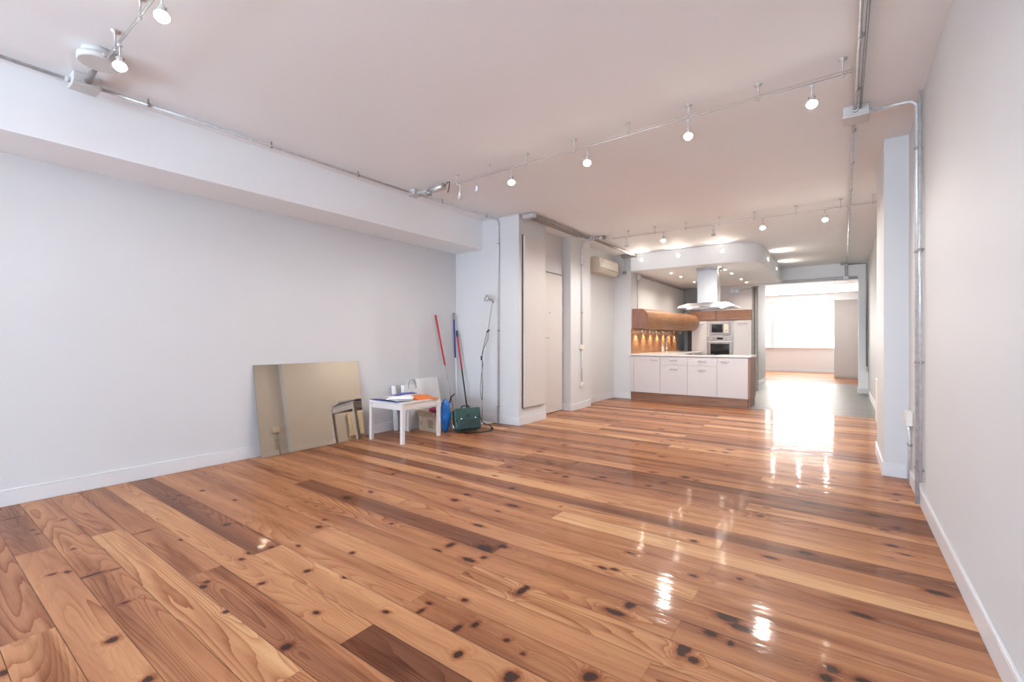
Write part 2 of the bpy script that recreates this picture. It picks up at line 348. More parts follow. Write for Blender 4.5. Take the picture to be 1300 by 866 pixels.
def make_floor(name, x0, x1, y0, y1, res_near, res_far, ynear, seed, joints, rows=None, knots=()):
    rng = random.Random(seed)
    V = []; F = []; U = []; B = []; K = []; off = 0
    j0 = math.floor((y0 - Y0) / BW); j1 = math.ceil((y1 - Y0) / BW)
    kn = list(knots)
    for j in range(j0, j1):                                     # scattered knots where none were noted
        yy = Y0 + BW * (j + .5)
        if (yy > 3.4 or yy < 0.25) and yy > -1:
            for _ in range(rng.choice((2, 3, 4, 5))):
                kn.append((rng.uniform(x0, x1), yy + rng.uniform(-.06, .06), rng.uniform(.012, .045), rng.uniform(.010, .024)))
    ka = np.array(kn)
    for j in range(j0, j1):
        ya = max(y0, Y0 + BW * j) + .0010; yb = min(y1, Y0 + BW * (j + 1)) - .0010
        if yb - ya < .01: continue
        segs = rows.get(j) if rows else None
        if segs is None:
            js = sorted(rng.sample(range(len(joints)), rng.choice((1, 1, 2)))) + [99]
            segs = [(q, min(.95, max(.08, rng.gauss(.52, .20)))) for q in js]
        xs = x0
        for q, tone in segs:
            xe = joints[q] if q < len(joints) else x1
            xe = min(x1, xe + rng.uniform(-.01, .01) if q < len(joints) else x1)
            if xe - xs < .05: continue
            res = res_near if (ya < ynear and yb > 0.15) else res_far
            nx = max(2, int((xe - xs) / res)); ny = max(2, int((yb - ya) / (res * 1.0)))
            gx = np.linspace(xs + .0005, xe - .0005, nx + 1); gy = np.linspace(ya, yb, ny + 1)
            X, Y = np.meshgrid(gx, gy)
            X = X.ravel(); Y = Y.ravel()
            V.append(np.stack([X, Y, np.zeros_like(X)], 1))
            k = np.zeros_like(X)
            for kx, ky, rx, ry in ka[(ka[:, 1] > ya - .03) & (ka[:, 1] < yb + .03)]:
                if ky < ya or ky > yb: continue
                s_ = .95
                d2 = ((X - kx) / (rx * s_)) ** 2 + ((Y - ky) / (ry * s_)) ** 2
                k = np.maximum(k, np.exp(-.62 * d2) + .22 * np.exp(-.10 * d2) * 0.8)
            K.append(k)
            U.append(np.stack([X, Y], 1))
            sd = rng.random(); st = rng.random() ** .8
            B.append(np.tile(np.array([tone, sd, st, 1.0]), (len(X), 1)))
            a = np.arange(nx)[None, :] + (np.arange(ny) * (nx + 1))[:, None]; a = a.ravel() + off
            F.append(np.stack([a, a + 1, a + nx + 2, a + nx + 1], 1)); off += len(X)
            xs = xe
    V = np.concatenate(V); F = np.concatenate(F); U = np.concatenate(U); B = np.concatenate(B); K = np.concatenate(K)
    nv, nf = len(V), len(F)
    # dark underlay with thickness
    ux = [(x0, y0), (x1, y0), (x1, y1), (x0, y1)]
    V = np.concatenate([V, np.array([(x, y, z) for z in (-.003, -.06) for x, y in ux])])
    ex = np.array([(0, 1, 2, 3), (7, 6, 5, 4), (0, 4, 5, 1), (1, 5, 6, 2), (2, 6, 7, 3), (3, 7, 4, 0)]) + nv
    F = np.concatenate([F, ex]); U = np.concatenate([U, np.zeros((8, 2))]); B = np.concatenate([B, np.zeros((8, 4))]); K = np.concatenate([K, np.zeros(8)])
    me = bpy.data.meshes.new(name); me.vertices.add(len(V)); me.vertices.foreach_set('co', V.astype(np.float32).ravel())
    me.loops.add(len(F) * 4); me.loops.foreach_set('vertex_index', F.astype(np.int32).ravel())
    me.polygons.add(len(F)); me.polygons.foreach_set('loop_start', (np.arange(len(F)) * 4).astype(np.int32))
    me.update(calc_edges=True)
    uvl = me.uv_layers.new(name='uv'); uvl.data.foreach_set('uv', U[F.ravel()].astype(np.float32).ravel())
    a = me.attributes.new('board', 'FLOAT_COLOR', 'POINT'); a.data.foreach_set('color', B.astype(np.float32).ravel())
    a = me.attributes.new('knot', 'FLOAT', 'POINT'); a.data.foreach_set('value', K.astype(np.float32))
    me.materials.append(MAT['pine_boards']); me.materials.append(MAT['dark_gap'])
    mi = np.zeros(len(F), np.int32); mi[nf:] = 1; me.polygons.foreach_set('material_index', mi)
    me.validate(); me.update()
    o = bpy.data.objects.new(name, me); COL.objects.link(o); return struct(o)
make_floor('floor', XL - .05, XR + .05, -6.1, 9.03, .0115, .026, 3.3, 5, JX, ROWS, KNOTS)
struct(MB().box(-5.2, XR + .05, 9.03, 15.7, -.06, 0).build('floor', 'grey_screed'))
make_floor('floor', -6.2, XR + .05, 15.7, 20.9, .08, .08, 0, 9, [-5.2, -4.1, -3.1, -2.1, -1.1])

# left wall with its piers and recesses: one stepped footprint
wl = [(-5.2, -6.1), (XL, -6.1), (XL, 5.27), (-3.71, 5.27), (-3.71, 5.985), (-3.94, 5.985), (-3.94, 6.9), (-3.77, 6.9), (-3.77, 7.65),
      (-3.95, 7.65), (-3.95, 9.12), (-3.57, 9.12), (-3.57, 13.05), (-3.57, 15.4), (-5.2, 15.4)]
struct(MB().prism(wl, 0, H).build('wall_left', 'paint'))
struct(MB().prism([(XL, -6.0), (-4.38, -6.0), (-4.38, 5.27), (XL, 5.27)], 2.565, H).build('trim_1', 'ceiling_paint'))     # dropped bulkhead along the left wall, coloured lighter where little lamp light reaches
wr = [(XR, -6.1), (XR, 5.24), (.297, 5.24), (.297, 6.28), (XR, 6.28), (XR, 20.9), (.7, 20.9), (.7, -6.1)]
struct(MB().prism(wr, 0, H).build('wall_right', 'paint'))
struct(MB().box(-3.57, -1.85, 13.05, 15.3, 0, H).build('wall_back', 'paint'))
hd = MB().box(-1.85, .29, 13.05, 13.30, 2.625, H).box(.29, XR, 13.05, 13.30, 0, H)
struct(hd.build('wall_back', 'ceiling_paint'))  # passage header coloured lighter than the walls so it looks better lit
def holed(y0, y1, x0, x1, holes, name, z1=H):      # wall in an xz plane with window holes (x0,x1,z0,z1), sorted
    b = MB(); x = x0
    for a, c, z0, zt in holes:
        b.box(x, a, y0, y1, 0, z1); b.box(a, c, y0, y1, 0, z0); b.box(a, c, y0, y1, zt, z1); x = c
    b.box(x, x1, y0, y1, 0, z1)
    return struct(b.build(name, 'paint'))
holed(20.8, 21.0, -6.2, XR, [(-5.2, -2.72, .95, 2.72), (-2.62, -2.31, .95, 2.72), (-2.23, -.22, .95, 2.72)], 'wall_far')
holed(-6.2, -6.0, -5.2, .7, [(-4.5, -2.4, .5, 2.7), (-2.1, -.0, .5, 2.7)], 'wall_front')
struct(MB().box(-6.35, -6.2, 15.3, 21.0, 0, H).build('wall_left', 'paint'))
struct(MB().box(-6.2, -5.2, 15.3, 15.4, 0, H).build('wall_left', 'paint'))
struct(MB().box(-6.4, .75, -6.2, 21.0, H, H + .12).build('ceiling', 'ceiling_paint'))
# kitchen soffit with rounded outer corner
pts = [(-3.57, 13.05), (-3.57, 9.10), (-1.85, 9.10)]
for i in range(1, 15):
    a = math.radians(-90 + 90 * i / 14); pts.append((-1.78 + .56 * math.cos(a), 9.78 + .68 * math.sin(a)))
pts += [(-1.22, 12.7)] + [(-1.57 + .35 * math.cos(math.radians(90 * i / 6)), 12.7 + .35 * math.sin(math.radians(90 * i / 6))) for i in range(1, 7)]
sf = MB().prism(pts, 2.645, H)
struct(sf.build('ceiling', 'ceiling_paint', bevel=.012))  # same lightened colour brightens the dim fascia
# baseboards
def base(name, segs, m='baseboard_paint', h=.12, t=.014):
    b = MB()
    for x0, y0, x1, y1 in segs:
        b.prism([(x0, y0), (x1, y0), (x1, y1), (x0, y1)], 0, h - .012); 
        b.prism([(x0, y0), (x1, y0), (x1, y1), (x0, y1)], h - .012, h)
    return struct(b.build(name, m, bevel=.003))
t = .014
base('baseboard_left', [(XL, -6.0, XL + t, 5.27), (XL + t, 5.27 - t, -3.71 + t, 5.27), (-3.71, 5.27, -3.71 + t, 5.985), (-3.77 - .17, 6.9 - t, -3.77 + t, 6.9),
     (-3.77, 6.9, -3.77 + t, 7.65), (-3.95, 7.65, -3.95 + t, 9.12 - t), (-3.95, 9.12 - t, -3.57, 9.12)])
base('baseboard_right', [(XR - t, -6.0, XR, 5.24), (.297 - t, 5.24 - t, XR - t, 5.24), (.297 - t, 5.24, .297, 6.28), (.297, 6.28, XR - t, 6.28 + t), (XR - t, 6.28 + t, XR, 13.05),
     (.29 - t, 13.05 - t, XR - t, 13.05), (.29 - t, 13.05, .29, 13.30)])
base('baseboard_back', [(-1.85, 13.05, -1.85 + t, 15.3 + t), (-3.57, 15.3, -1.85, 15.3 + t)])
base('baseboard_far', [(-6.2, 20.8 - t, XR, 20.8)])
# far windows: frame, pane, roller blind glowing with daylight
def window(name, x0, x1, y, z0, z1, mull, inward=-1, blind=True):
    e = MB(); f = .035
    for a, c, b, d in ((x0, x1, z0, z0 + f), (x0, x1, z1 - f, z1)): e.box(a, c, y - .03, y + .03, b, d)
    for x in [x0 + f / 2] + list(mull) + [x1 - f / 2]: e.box(x - f / 2, x + f / 2, y - .03, y + .03, z0 + f, z1 - f)
    o = struct(e.build(name, 'sill_white'))
    edges = [x0 + f] + [v for m_ in mull for v in (m_ - f / 2, m_ + f / 2)] + [x1 - f]
    for i in range(0, len(edges), 2):
        p = MB().box(edges[i], edges[i + 1], y - .006, y + .006, z0 + f, z1 - f)
        p.build('pane', 'lit_blind' if blind else 'lit_sky', o)
    s = MB().box(x0 - .04, x1 + .04, y + inward * .16 if inward < 0 else y, y if inward < 0 else y + .16, z0 - .03, z0)
    s.build('window_sill', 'sill_white', o)
    return o
window('window_1', -2.23, -.22, 20.88, .95, 2.72, [-1.035])
window('window_2', -2.62, -2.31, 20.88, .95, 2.72, [])
window('window_3', -5.2, -2.72, 20.88, .95, 2.72, [-4.0])
window('window_4', -4.5, -2.4, -6.1, .5, 2.7, [-3.45], 1, False)
window('window_5', -2.1, 0, -6.1, .5, 2.7, [-1.05], 1, False)
# entrance door in the recess of the left wall
d = struct(MB().box(-3.94, -3.937, 6.05, 6.895, 0.0, 2.345).build('door_1', 'dark_gap'))
MB().box(-3.937, -3.924, 6.07, 6.875, .012, 2.325).build('door_leaf', 'door_paint', d, bevel=.002)
hm = MB().box(-3.924, -3.916, 6.20, 6.24, 1.13, 1.33, bev=.002); hm.tube(rounded([(-3.918, 6.22, 1.25), (-3.872, 6.22, 1.25), (-3.872, 6.36, 1.25)], .015), .009)
hm.build('door_handle', 'steel_pale', d)
MB().tube([(-3.926, 6.46, 1.67), (-3.916, 6.46, 1.67)], .012, 14).build('peephole', 'galvanised_dark', d)
hg = MB()
for z in (.35, 1.05, 1.75, 2.1): hg.tube([(-3.927, 6.885, z - .045), (-3.927, 6.885, z + .045)], .008, 10)
hg.build('hinge', 'galvanised', d)

# ------------------------------------------------------------------ kitchen
def handle(x, y, z, parent, n=.13):
    MB().tube(rounded([(x - n / 2, y, z), (x - n / 2, y - .028, z), (x + n / 2, y - .028, z), (x + n / 2, y, z)], .012, 3), .006, 8).build('handle', 'steel', parent)
KY = 9.09; KB = .15; KT = .90
def base_unit(x0, x1, label, drawer, hx=None):
    r = empty('base_cabinet', (0, 0, 0)); tag(r, label, 'cabinet')
    MB().box(x0 + .001, x1 - .001, KY + .02, KY + .575, KB, KT - .003).build('body', 'white_laminate', r)
    g = .0025
    if drawer:
        d = MB().box(x0 + g, x1 - g, KY, KY + .018, KT - .17, KT - .008).build('drawer', 'white_laminate', r, bevel=.0015)
        handle((x0 + x1) / 2, KY, KT - .085, d)
        d = MB().box(x0 + g, x1 - g, KY, KY + .018, KB + .004, KT - .176).build('door', 'white_laminate', r, bevel=.0015)
        handle((x0 + x1) / 2, KY, KT - .255, d)
    else:
        d = MB().box(x0 + g, x1 - g, KY, KY + .018, KB + .004, KT - .008).build('door', 'white_laminate', r, bevel=.0015)
        if hx is not None: handle(hx, KY, KT - .085, d)
    return r
base_unit(-3.565, -3.49, 'narrow white filler cabinet between the pillar and the first counter door', False)
base_unit(-3.49, -2.952, 'white single-door base cabinet at the left end of the kitchen counter', False, -3.08)
base_unit(-2.952, -2.422, 'white base cabinet with a drawer over a door, second from the left in the counter', True)
base_unit(-2.422, -1.894, 'white base cabinet with a drawer over a door, nearer the wood end panel', True)
base_unit(-1.894, -1.372, 'white single-door base cabinet beside the wooden end panel', False, -1.755)
o = MB().box(-1.370, -1.335, KY + .002, KY + .595, .15, .898).box(-1.375, -1.345, KY + .03, KY + .58, 0, .149).build('end_panel', 'cabinet_wood_z', bevel=.002)
tag(o, 'brown wood-grain panel closing the right end of the kitchen counter', 'panel')
o = MB().box(-3.565, -1.38, KY + .03, KY + .045, 0, .148).box(-3.5, -1.39, KY + .5, KY + .515, 0, .148).box(-3.565, -3.55, KY + .045, KY + .5, 0, .148).build('plinth', 'cabinet_wood_x', bevel=.001)
tag(o, 'brown wooden plinth board along the floor under the counter', 'plinth')
wt = empty('worktop', (0, 0, 0)); tag(wt, 'pale L-shaped kitchen worktop lying on the white base cabinets', 'worktop')
MB().box(-3.566, -1.325, 9.06, 9.70, .902, .935).build('counter_slab', 'worktop', wt, bevel=.003)
MB().box(-3.566, -2.90, 9.701, 12.33, .902, .935).build('side_slab', 'worktop', wt, bevel=.003)
r = empty('sink_cabinet', (0, 0, 0)); tag(r, 'white run of cabinets behind the counter under the sink side worktop', 'cabinet')
MB().box(-3.566, -2.96, 9.71, 12.33, .12, .90).build('body', 'white_laminate', r)
for k in range(4): MB().box(-2.958, -2.94, 9.72 + k * .65, 10.36 + k * .65, .125, .895).build('door', 'white_laminate', r, bevel=.002)
o = MB().box(-3.566, -3.0, 9.71, 12.33, 0, .119).build('plinth', 'cabinet_wood_y'); tag(o, 'wooden plinth under the sink side cabinets behind the counter', 'plinth')
# hob set in the worktop under the island hood
hb = empty('hob', (-2.2, 9.40, .936)); tag(hb, 'black glass hob set into the worktop under the extractor', 'hob')
MB().box(-.29, .29, -.24, .24, 0, .006, bev=.002).build('glass_plate', 'black_glass', hb)
for x in (-.14, .14):
    for y in (-.11, .11): MB().lathe([(.075, .0062), (.075, .0068), (.068, .0068), (.068, .0062)], Matrix.Translation((x, y, 0)), 28).build('cooking_zone', 'grey_rod', hb)
# sink and tap
sk = empty('sink', (-3.25, 11.2, .936)); tag(sk, 'steel sink let into the side worktop below the tap', 'sink')
MB().box(-.10, .22, -.40, .40, 0, .004, bev=.001).build('rim', 'steel', sk)
MB().box(-.07, .17, -.02, .32, .0041, .006, bev=.0005).build('bowl', 'galvanised_dark', sk)
tp = empty('tap', (-3.40, 10.95, .936)); tag(tp, 'tall chrome kitchen tap standing at the back of the side worktop', 'tap')
MB().lathe([(.03, 0), (.03, .012), (.018, .02), (.016, .16), (.02, .165), (.02, .19)], None, 18).build('base', 'chrome', tp)
MB().tube([(0, 0, .18)] + arc((.09, 0, .30), 180, 0, .09, 10) + [(.18, 0, .25)], .011, 10).build('spout', 'chrome', tp)
MB().tube([(0, 0, .17), (0, -.06, .20), (0, -.09, .235)], .007, 8).build('lever', 'chrome', tp)
o = MB().lathe([(.022, 0), (.024, .08), (.020, .13), (.009, .15), (.009, .18), (.014, .185), (.014, .2)], None, 16).build('soap_bottle', 'white_plastic', loc=(-3.42, 10.72, .936))
tag(o, 'small pale soap bottle beside the kitchen tap', 'bottle')
# splashback of brown wood with its row of little spotlights
o = MB().box(-3.569, -3.555, 9.14, 12.32, .937, 1.452).build('splashback', 'cabinet_wood_y'); tag(o, 'orange-brown wooden splashback between the worktop and the curved cabinet', 'splashback')
# curved wooden wall cabinet: front sweeps out towards the far end, section rounded
cc = empty('curved_wall_cabinet', (0, 0, 0)); tag(cc, 'long curved brown wooden wall cabinet above the splashback', 'cabinet')
ys = [9.20 + (12.22 - 9.20) * i / 24 for i in range(25)]
def sec(y):
    q = (y - 9.20) / 3.02; dep = .35 + .235 * q + .02 * math.sin(q * math.pi * 3 - .6)
    zt = 1.872 - .006 * math.sin(q * 9); zb = 1.462
    P_ = [(-3.568, y, zb), (-3.568 + dep * .80, y, zb)]
    for i in range(9):
        a = math.radians(-62 + 140 * i / 8); P_.append((-3.568 + dep - .16 + .16 * math.cos(a), y, zb + .215 + .195 * math.sin(a)))
    P_ += [(-3.568, y, zt)]
    return P_
b = MB(); S = [sec(y) for y in ys]; n = len(S[0]); vs = [p for s_ in S for p in s_]
fs = [(i * n + k, i * n + (k + 1) % n, (i + 1) * n + (k + 1) % n, (i + 1) * n + k) for i in range(24) for k in range(n)]
b.add(vs, fs, True).build('shell', 'cabinet_wood_y', cc)
for q, y0, y1 in ((0, 9.185, 9.199), (24, 12.221, 12.235)):
    e = MB(); p = [(v[0], v[2]) for v in sec(ys[q])]
    vs = [(a, y0, z) for a, z in p] + [(a, y1, z) for a, z in p]
    e.add(vs, [tuple(range(n))[::-1], tuple(range(n, 2 * n))] + [(i, (i + 1) % n, n + (i + 1) % n, n + i) for i in range(n)]).build('end_cap', 'cabinet_wood_z', cc)
def splash_spot(y, label):
    r = empty('splashback_spotlight', (-3.42, y, 1.461)); tag(r, label, 'spotlight', 'little spotlights under the curved cabinet')
    M = Matrix.Translation((0, 0, -.035)) @ Matrix.Rotation(math.radians(28), 4, 'Y')
    MB().tube([(0, 0, 0), (0, 0, -.03)], .005, 8).build('stem', 'chrome', r)
    MB().lathe([(.010, .018), (.018, .005), (.030, -.022), (.028, -.022), (.016, .0)], M, 16).build('reflector', 'lamp_glass', r)
    MB().lathe([(.022, -.016), (.022, -.020)], M, 14).build('bulb', 'bulb_small', r)
    d = bpy.data.lights.new('splash_light', 'SPOT'); d.energy = 9.0; d.spot_size = math.radians(80); d.spot_blend = .8; d.color = (1, .80, .55); d.shadow_soft_size = .015
    l = bpy.data.objects.new('bulb_light', d); COL.objects.link(l); l.parent = r; l.location = (-.014, 0, -.066); l.rotation_euler = (0, math.radians(28), 0)
    return r
nm = ['first of seven counted from the pillar', 'second of seven counted from the pillar', 'third of seven counted from the pillar', 'middle one of the seven',
      'third of seven counted from the ovens', 'second of seven counted from the ovens', 'first of seven counted from the ovens']
for k in range(7): splash_spot(9.36 + k * .455, 'small lit halogen spotlight under the curved cabinet, ' + nm[k])
# tall units with ovens
TY = 12.35; TB = 13.04
def tall(x0, x1, label, doors):
    r = empty('tall_cabinet', (0, 0, 0)); tag(r, label, 'cabinet')
    MB().box(x0 + .001, x1 - .001, TY + .02, TB, .10, 1.712).build('body', 'white_laminate', r)
    for z0, z1 in doors:
        d_ = MB().box(x0 + .003, x1 - .003, TY, TY + .018, z0, z1).build('door', 'white_laminate', r, bevel=.002)
        if z1 > 1.6: handle((x0 + x1) / 2, TY, z1 - .07, d_, .2)
    return r
tall(-3.185, -2.803, 'tall white cabinet left of the ovens, half hidden by the curved cabinet', [(.105, 1.708)])
tall(-2.80, -2.20, 'white oven housing holding the microwave above the oven', [(.105, .72)])
tall(-2.197, -1.79, 'tall white cabinet right of the ovens, next to the grey column', [(.105, 1.708)])
o = MB().box(-3.30, -3.19, TY + .03, TY + .6, .10, 1.712).build('filler_panel', 'black_plastic'); tag(o, 'narrow black upright strip left of the tall white cabinets', 'panel')  # dark strip built in the black gap beside the tall cabinets
o = MB().box(-3.30, -1.79, TY + .05, TB, 0, .098).build('plinth', 'cabinet_wood_x'); tag(o, 'wooden plinth under the tall cabinets by the ovens', 'plinth')
for x0, x1, lb in ((-3.30, -2.60, 'brown wooden top cabinet above the ovens, left of its pair'), (-2.597, -1.79, 'brown wooden top cabinet above the ovens, right of its pair')):
    r = empty('top_cabinet', (0, 0, 0)); tag(r, lb, 'cabinet')
    MB().box(x0 + .001, x1 - .001, TY + .02, TB, 1.714, 1.968).build('body', 'cabinet_wood_x', r)
    d_ = MB().box(x0 + .003, x1 - .003, TY, TY + .018, 1.716, 1.966).build('door', 'cabinet_wood_x', r, bevel=.002)
    handle(-2.18 if x0 > -3 else -3.1, TY, 1.745, d_, .16)
mw = empty('microwave', (-2.50, TY - .001, 1.36)); tag(mw, 'built-in steel microwave with black window above the oven', 'microwave')
MB().box(-.25, .25, -.02, 0, 0, .315).build('frame', 'galvanised_dark', mw, bevel=.003)
MB().box(-.225, .225, -.032, -.0205, .025, .29).build('door', 'oven_steel', mw, bevel=.003)
MB().box(-.19, .07, -.036, -.0325, .055, .26).build('window', 'black_glass', mw, bevel=.002)
MB().box(.10, .205, -.036, -.0325, .045, .27).build('control_panel', 'cream_plastic', mw, bevel=.002)
kb = MB().tube([(.152, -.0365, .10), (.152, -.052, .10)], .022, 16); kb.build('knob', 'steel', mw)
ov = empty('oven', (-2.50, TY - .001, .73)); tag(ov, 'built-in steel oven with black glass door below the microwave', 'oven')
MB().box(-.295, .295, -.02, 0, 0, .60).build('frame', 'steel_pale', ov, bevel=.003)
MB().box(-.29, .29, -.030, -.0205, .47, .595).build('control_panel', 'oven_steel', ov, bevel=.002)
dr = MB().box(-.29, .29, -.032, -.0205, .01, .45).build('door', 'oven_steel', ov, bevel=.003)
MB().box(-.22, .22, -.036, -.0325, .06, .40).build('window', 'black_glass', dr, bevel=.002)
MB().tube(rounded([(-.24, -.032, .425), (-.24, -.065, .425), (.24, -.065, .425), (.24, -.032, .425)], .01, 3), .008, 10).build('handle', 'steel', dr)
for x in (-.20, .20): MB().tube([(x, -.031, .53), (x, -.05, .53)], .02, 16).build('knob', 'steel', ov)
MB().box(-.07, .07, -.034, -.0305, .51, .56).build('display', 'black_glass', ov)
# darker patch on the back wall, and grey column
o = MB().box(-3.568, -3.14, 13.02, 13.048, 1.975, 2.642).build('wall_panel', 'grey_paint'); tag(o, 'dark grey painted wall patch above the wooden top cabinets', 'panel')
cl = empty('steel_column', (0, 0, 0)); tag(cl, 'slim grey steel column at the right end of the tall cabinets', 'column')
MB().box(-1.785, -1.74, 12.36, 12.48, 0, 2.50).box(-1.705, -1.66, 12.36, 12.48, 0, 2.50).box(-1.739, -1.706, 12.40, 12.44, 0, 2.50).build('shaft', 'column_grey', cl, bevel=.004)
MB().box(-1.795, -1.65, 12.35, 12.49, 2.501, 2.53).build('cap', 'column_grey', cl, bevel=.004)
# island extractor hood
hd_ = empty('extractor_hood', (-2.155, 9.62, 0)); tag(hd_, 'stainless steel island extractor hood hanging over the kitchen counter', 'extractor hood')
MB().box(-.185, .185, -.135, .135, 1.952, 2.60).build('chimney', 'steel', hd_, bevel=.004)
MB().box(-.195, .195, -.145, .145, 2.601, 2.643).build('ceiling_collar', 'galvanised_dark', hd_, bevel=.003)
can = MB(); a_ = [(-.52, -.34), (.52, -.34), (.52, .34), (-.52, .34)]; c_ = [(-.36, -.19), (.36, -.19), (.36, .19), (-.36, .19)]
vs = [(x, y, 1.850) for x, y in a_] + [(x, y, 1.872) for x, y in a_] + [(x, y, 1.950) for x, y in c_]
fs = [(3, 2, 1, 0), (8, 9, 10, 11)] + [(i, (i + 1) % 4, 4 + (i + 1) % 4, 4 + i) for i in range(4)] + [(4 + i, 4 + (i + 1) % 4, 8 + (i + 1) % 4, 8 + i) for i in range(4)]
can.add(vs, fs).build('canopy', 'steel_pale', hd_, bevel=.003)
MB().box(-.40, .40, -.24, .24, 1.840, 1.8495).build('grease_filter', 'galvanised', hd_)
for x in (-.30, .30): MB().lathe([(.03, 1.834), (.03, 1.8395)], Matrix.Translation((x, -.29, 0)), 16).build('hood_lamp', 'bulb_small', hd_)
MB().box(-.10, .10, -.346, -.3405, 1.856, 1.867).build('button_strip', 'black_plastic', hd_)
# recessed downlights of the soffit
dl = [(-2.95, 9.82, 'left of the hood, nearest the room'), (-2.94, 10.49, 'left of the hood, second from the room'), (-2.93, 11.60, 'left of the hood, deepest in the kitchen'),
      (-1.945, 9.53, 'right of the hood, nearest the room'), (-1.93, 9.98, 'right of the hood, second from the room'), (-1.915, 10.60, 'right of the hood, third from the room'),
      (-1.915, 11.72, 'right of the hood, fourth from the room'), (-1.915, 12.42, 'right of the hood, closest to the grey column')]
def downlight(x, y, lb):
    r = empty('recessed_downlight', (x, y, 2.645)); tag(r, 'lit round downlight in the kitchen ceiling ' + lb, 'downlight', 'recessed downlights over the kitchen')
    MB().lathe([(.026, -.0005), (.038, -.0005), (.036, -.006), (.026, -.004)], None, 20).build('ring', 'steel_pale', r)
    MB().lathe([(.024, -.0062), (.022, -.0085)], None, 16).build('bulb', 'bulb_small', r)
    d_ = bpy.data.lights.new('down', 'SPOT'); d_.energy = 34.0; d_.spot_size = math.radians(150); d_.spot_blend = 1; d_.color = (1, .92, .81); d_.shadow_soft_size = .02
    l = bpy.data.objects.new('bulb_light', d_); COL.objects.link(l); l.parent = r; l.location = (0, 0, -.02)
for q in dl: downlight(*q)
# lamps in the fascia of the soffit, tilted up so that they wash the ceiling
def fascia(x, y, z, ang, lb):
    r = empty('fascia_lamp', (x, y, z), ang); tag(r, lb, 'wall lamp', 'lamps set in the face of the kitchen soffit')      # local -y is outwards
    M = Matrix.Rotation(math.radians(90), 4, 'X')
    MB().lathe([(.026, .0005), (.040, .0005), (.038, .008), (.026, .006)], M, 20).build('ring', 'steel_pale', r)
    MB().lathe([(.026, .001), (.026, .0065), (.012, .012)], M, 18).build('bulb', 'bulb', r)
    d_ = bpy.data.lights.new('wash', 'SPOT'); d_.energy = 6.5; d_.spot_size = math.radians(150); d_.spot_blend = .9; d_.color = (1, .86, .70); d_.shadow_soft_size = .02
    l = bpy.data.objects.new('bulb_light', d_); COL.objects.link(l); l.parent = r; l.location = (0, -.075, 0); l.rotation_euler = (math.radians(-128), 0, 0)
fascia(-3.33, 9.10, 2.86, 0, 'lit lamp in the soffit face nearest the pillar and air conditioner')
fascia(-2.594, 9.10, 2.865, 0, 'lit lamp in the middle of the straight soffit face')
fascia(-1.80, 9.10, 2.86, 0, 'lit lamp in the soffit face just before its rounded corner')
fascia(-1.22, 10.45, 2.845, math.radians(90), 'lit lamp just round the curved corner of the soffit')
fascia(-1.22, 11.9, 2.845, math.radians(90), 'lit lamp on the soffit side facing the passage, farthest back')
# twin wall socket on the kitchen back wall
o = MB().box(-2.39, -2.28, 13.0, 13.048, 2.44, 2.56, bev=.006).box(-2.275, -2.165, 13.0, 13.048, 2.44, 2.56, bev=.006).build('junction_box', 'galvanised')
tag(o, 'grey twin junction box high on the kitchen back wall', 'junction box')
o = MB().tube([(-2.16, 13.03, 2.53), (-1.88, 13.03, 2.56)], .01, 8).build('conduit', 'galvanised'); tag(o, 'short grey conduit from the twin junction box to the steel column', 'conduit')
o = MB().box(-3.565, -3.50, 9.44, 9.56, 2.50, 2.63, bev=.006).build('junction_box', 'grey_plastic'); tag(o, 'grey junction box at the top of the kitchen side wall', 'junction box')
o = MB().tube([(-3.55, 9.46, 2.50), (-3.55, 9.46, 1.88)], .009, 8).build('conduit', 'galvanised'); tag(o, 'thin grey conduit dropping to the curved wooden cabinet', 'conduit')
o = MB().tube([(-3.545, 9.56, 2.60), (-3.545, 13.04, 2.60)], .014, 10).build('conduit', 'galvanised_dark'); tag(o, 'grey conduit along the top of the kitchen side wall', 'conduit')

# ------------------------------------------------------------------ back room wardrobe
wd = empty('wardrobe', (0, 0, 0)); tag(wd, 'tall plain grey wardrobe beside the bright far window', 'wardrobe')
MB().box(-.23, XR - .01, 18.02, 18.6, .0, 2.52).build('body', 'grey_wardrobe', wd, bevel=.004)
MB().box(-.225, XR - .012, 18.0, 18.018, .05, 2.51).build('door', 'grey_wardrobe', wd, bevel=.003)
MB().box(-.228, -.222 + .02, 17.985, 17.998, .9, 1.3).build('door_pull', 'galvanised', wd)

# ------------------------------------------------------------------ air conditioner
ac = empty('air_conditioner', (-3.948, 8.0, 2.53)); tag(ac, 'cream wall air conditioner high above the baseboard recess near the kitchen', 'air conditioner')
prof = [(0, 0), (.16, 0), (.20, .06), (.205, .10), (.19, .26), (.15, .30), (0, .30)]
b = MB(); vs = [(x, 0, z) for x, z in prof] + [(x, .90, z) for x, z in prof]; n = len(prof)
b.add(vs, [tuple(range(n))[::-1], tuple(range(n, 2 * n))] + [(i, (i + 1) % n, n + (i + 1) % n, n + i) for i in range(n)]).build('casing', 'cream_plastic', ac, bevel=.012)
v_ = MB()
for k in range(7): v_.box(.196, .204, .07, .83, .125 + k * .018, .132 + k * .018)
v_.build('grille', 'white_plastic', ac)
MB().box(.178, .207, .05, .85, .070, .080).build('louvre', 'dark_gap', ac)
MB().box(.185, .208, .05, .85, .042, .066).build('flap', 'white_plastic', ac, bevel=.003)
# white closet panel on the first pier
pn = empty('closet_panel', (0, 0, 0)); tag(pn, 'tall thin white closet door on the pier right of the floor lamp', 'closet door')
MB().box(-3.709, -3.700, 5.345, 5.925, .235, 2.725).build('backing', 'dark_gap', pn)
MB().box(-3.699, -3.672, 5.365, 5.93, .245, 2.72).build('door', 'door_paint', pn, bevel=.003)

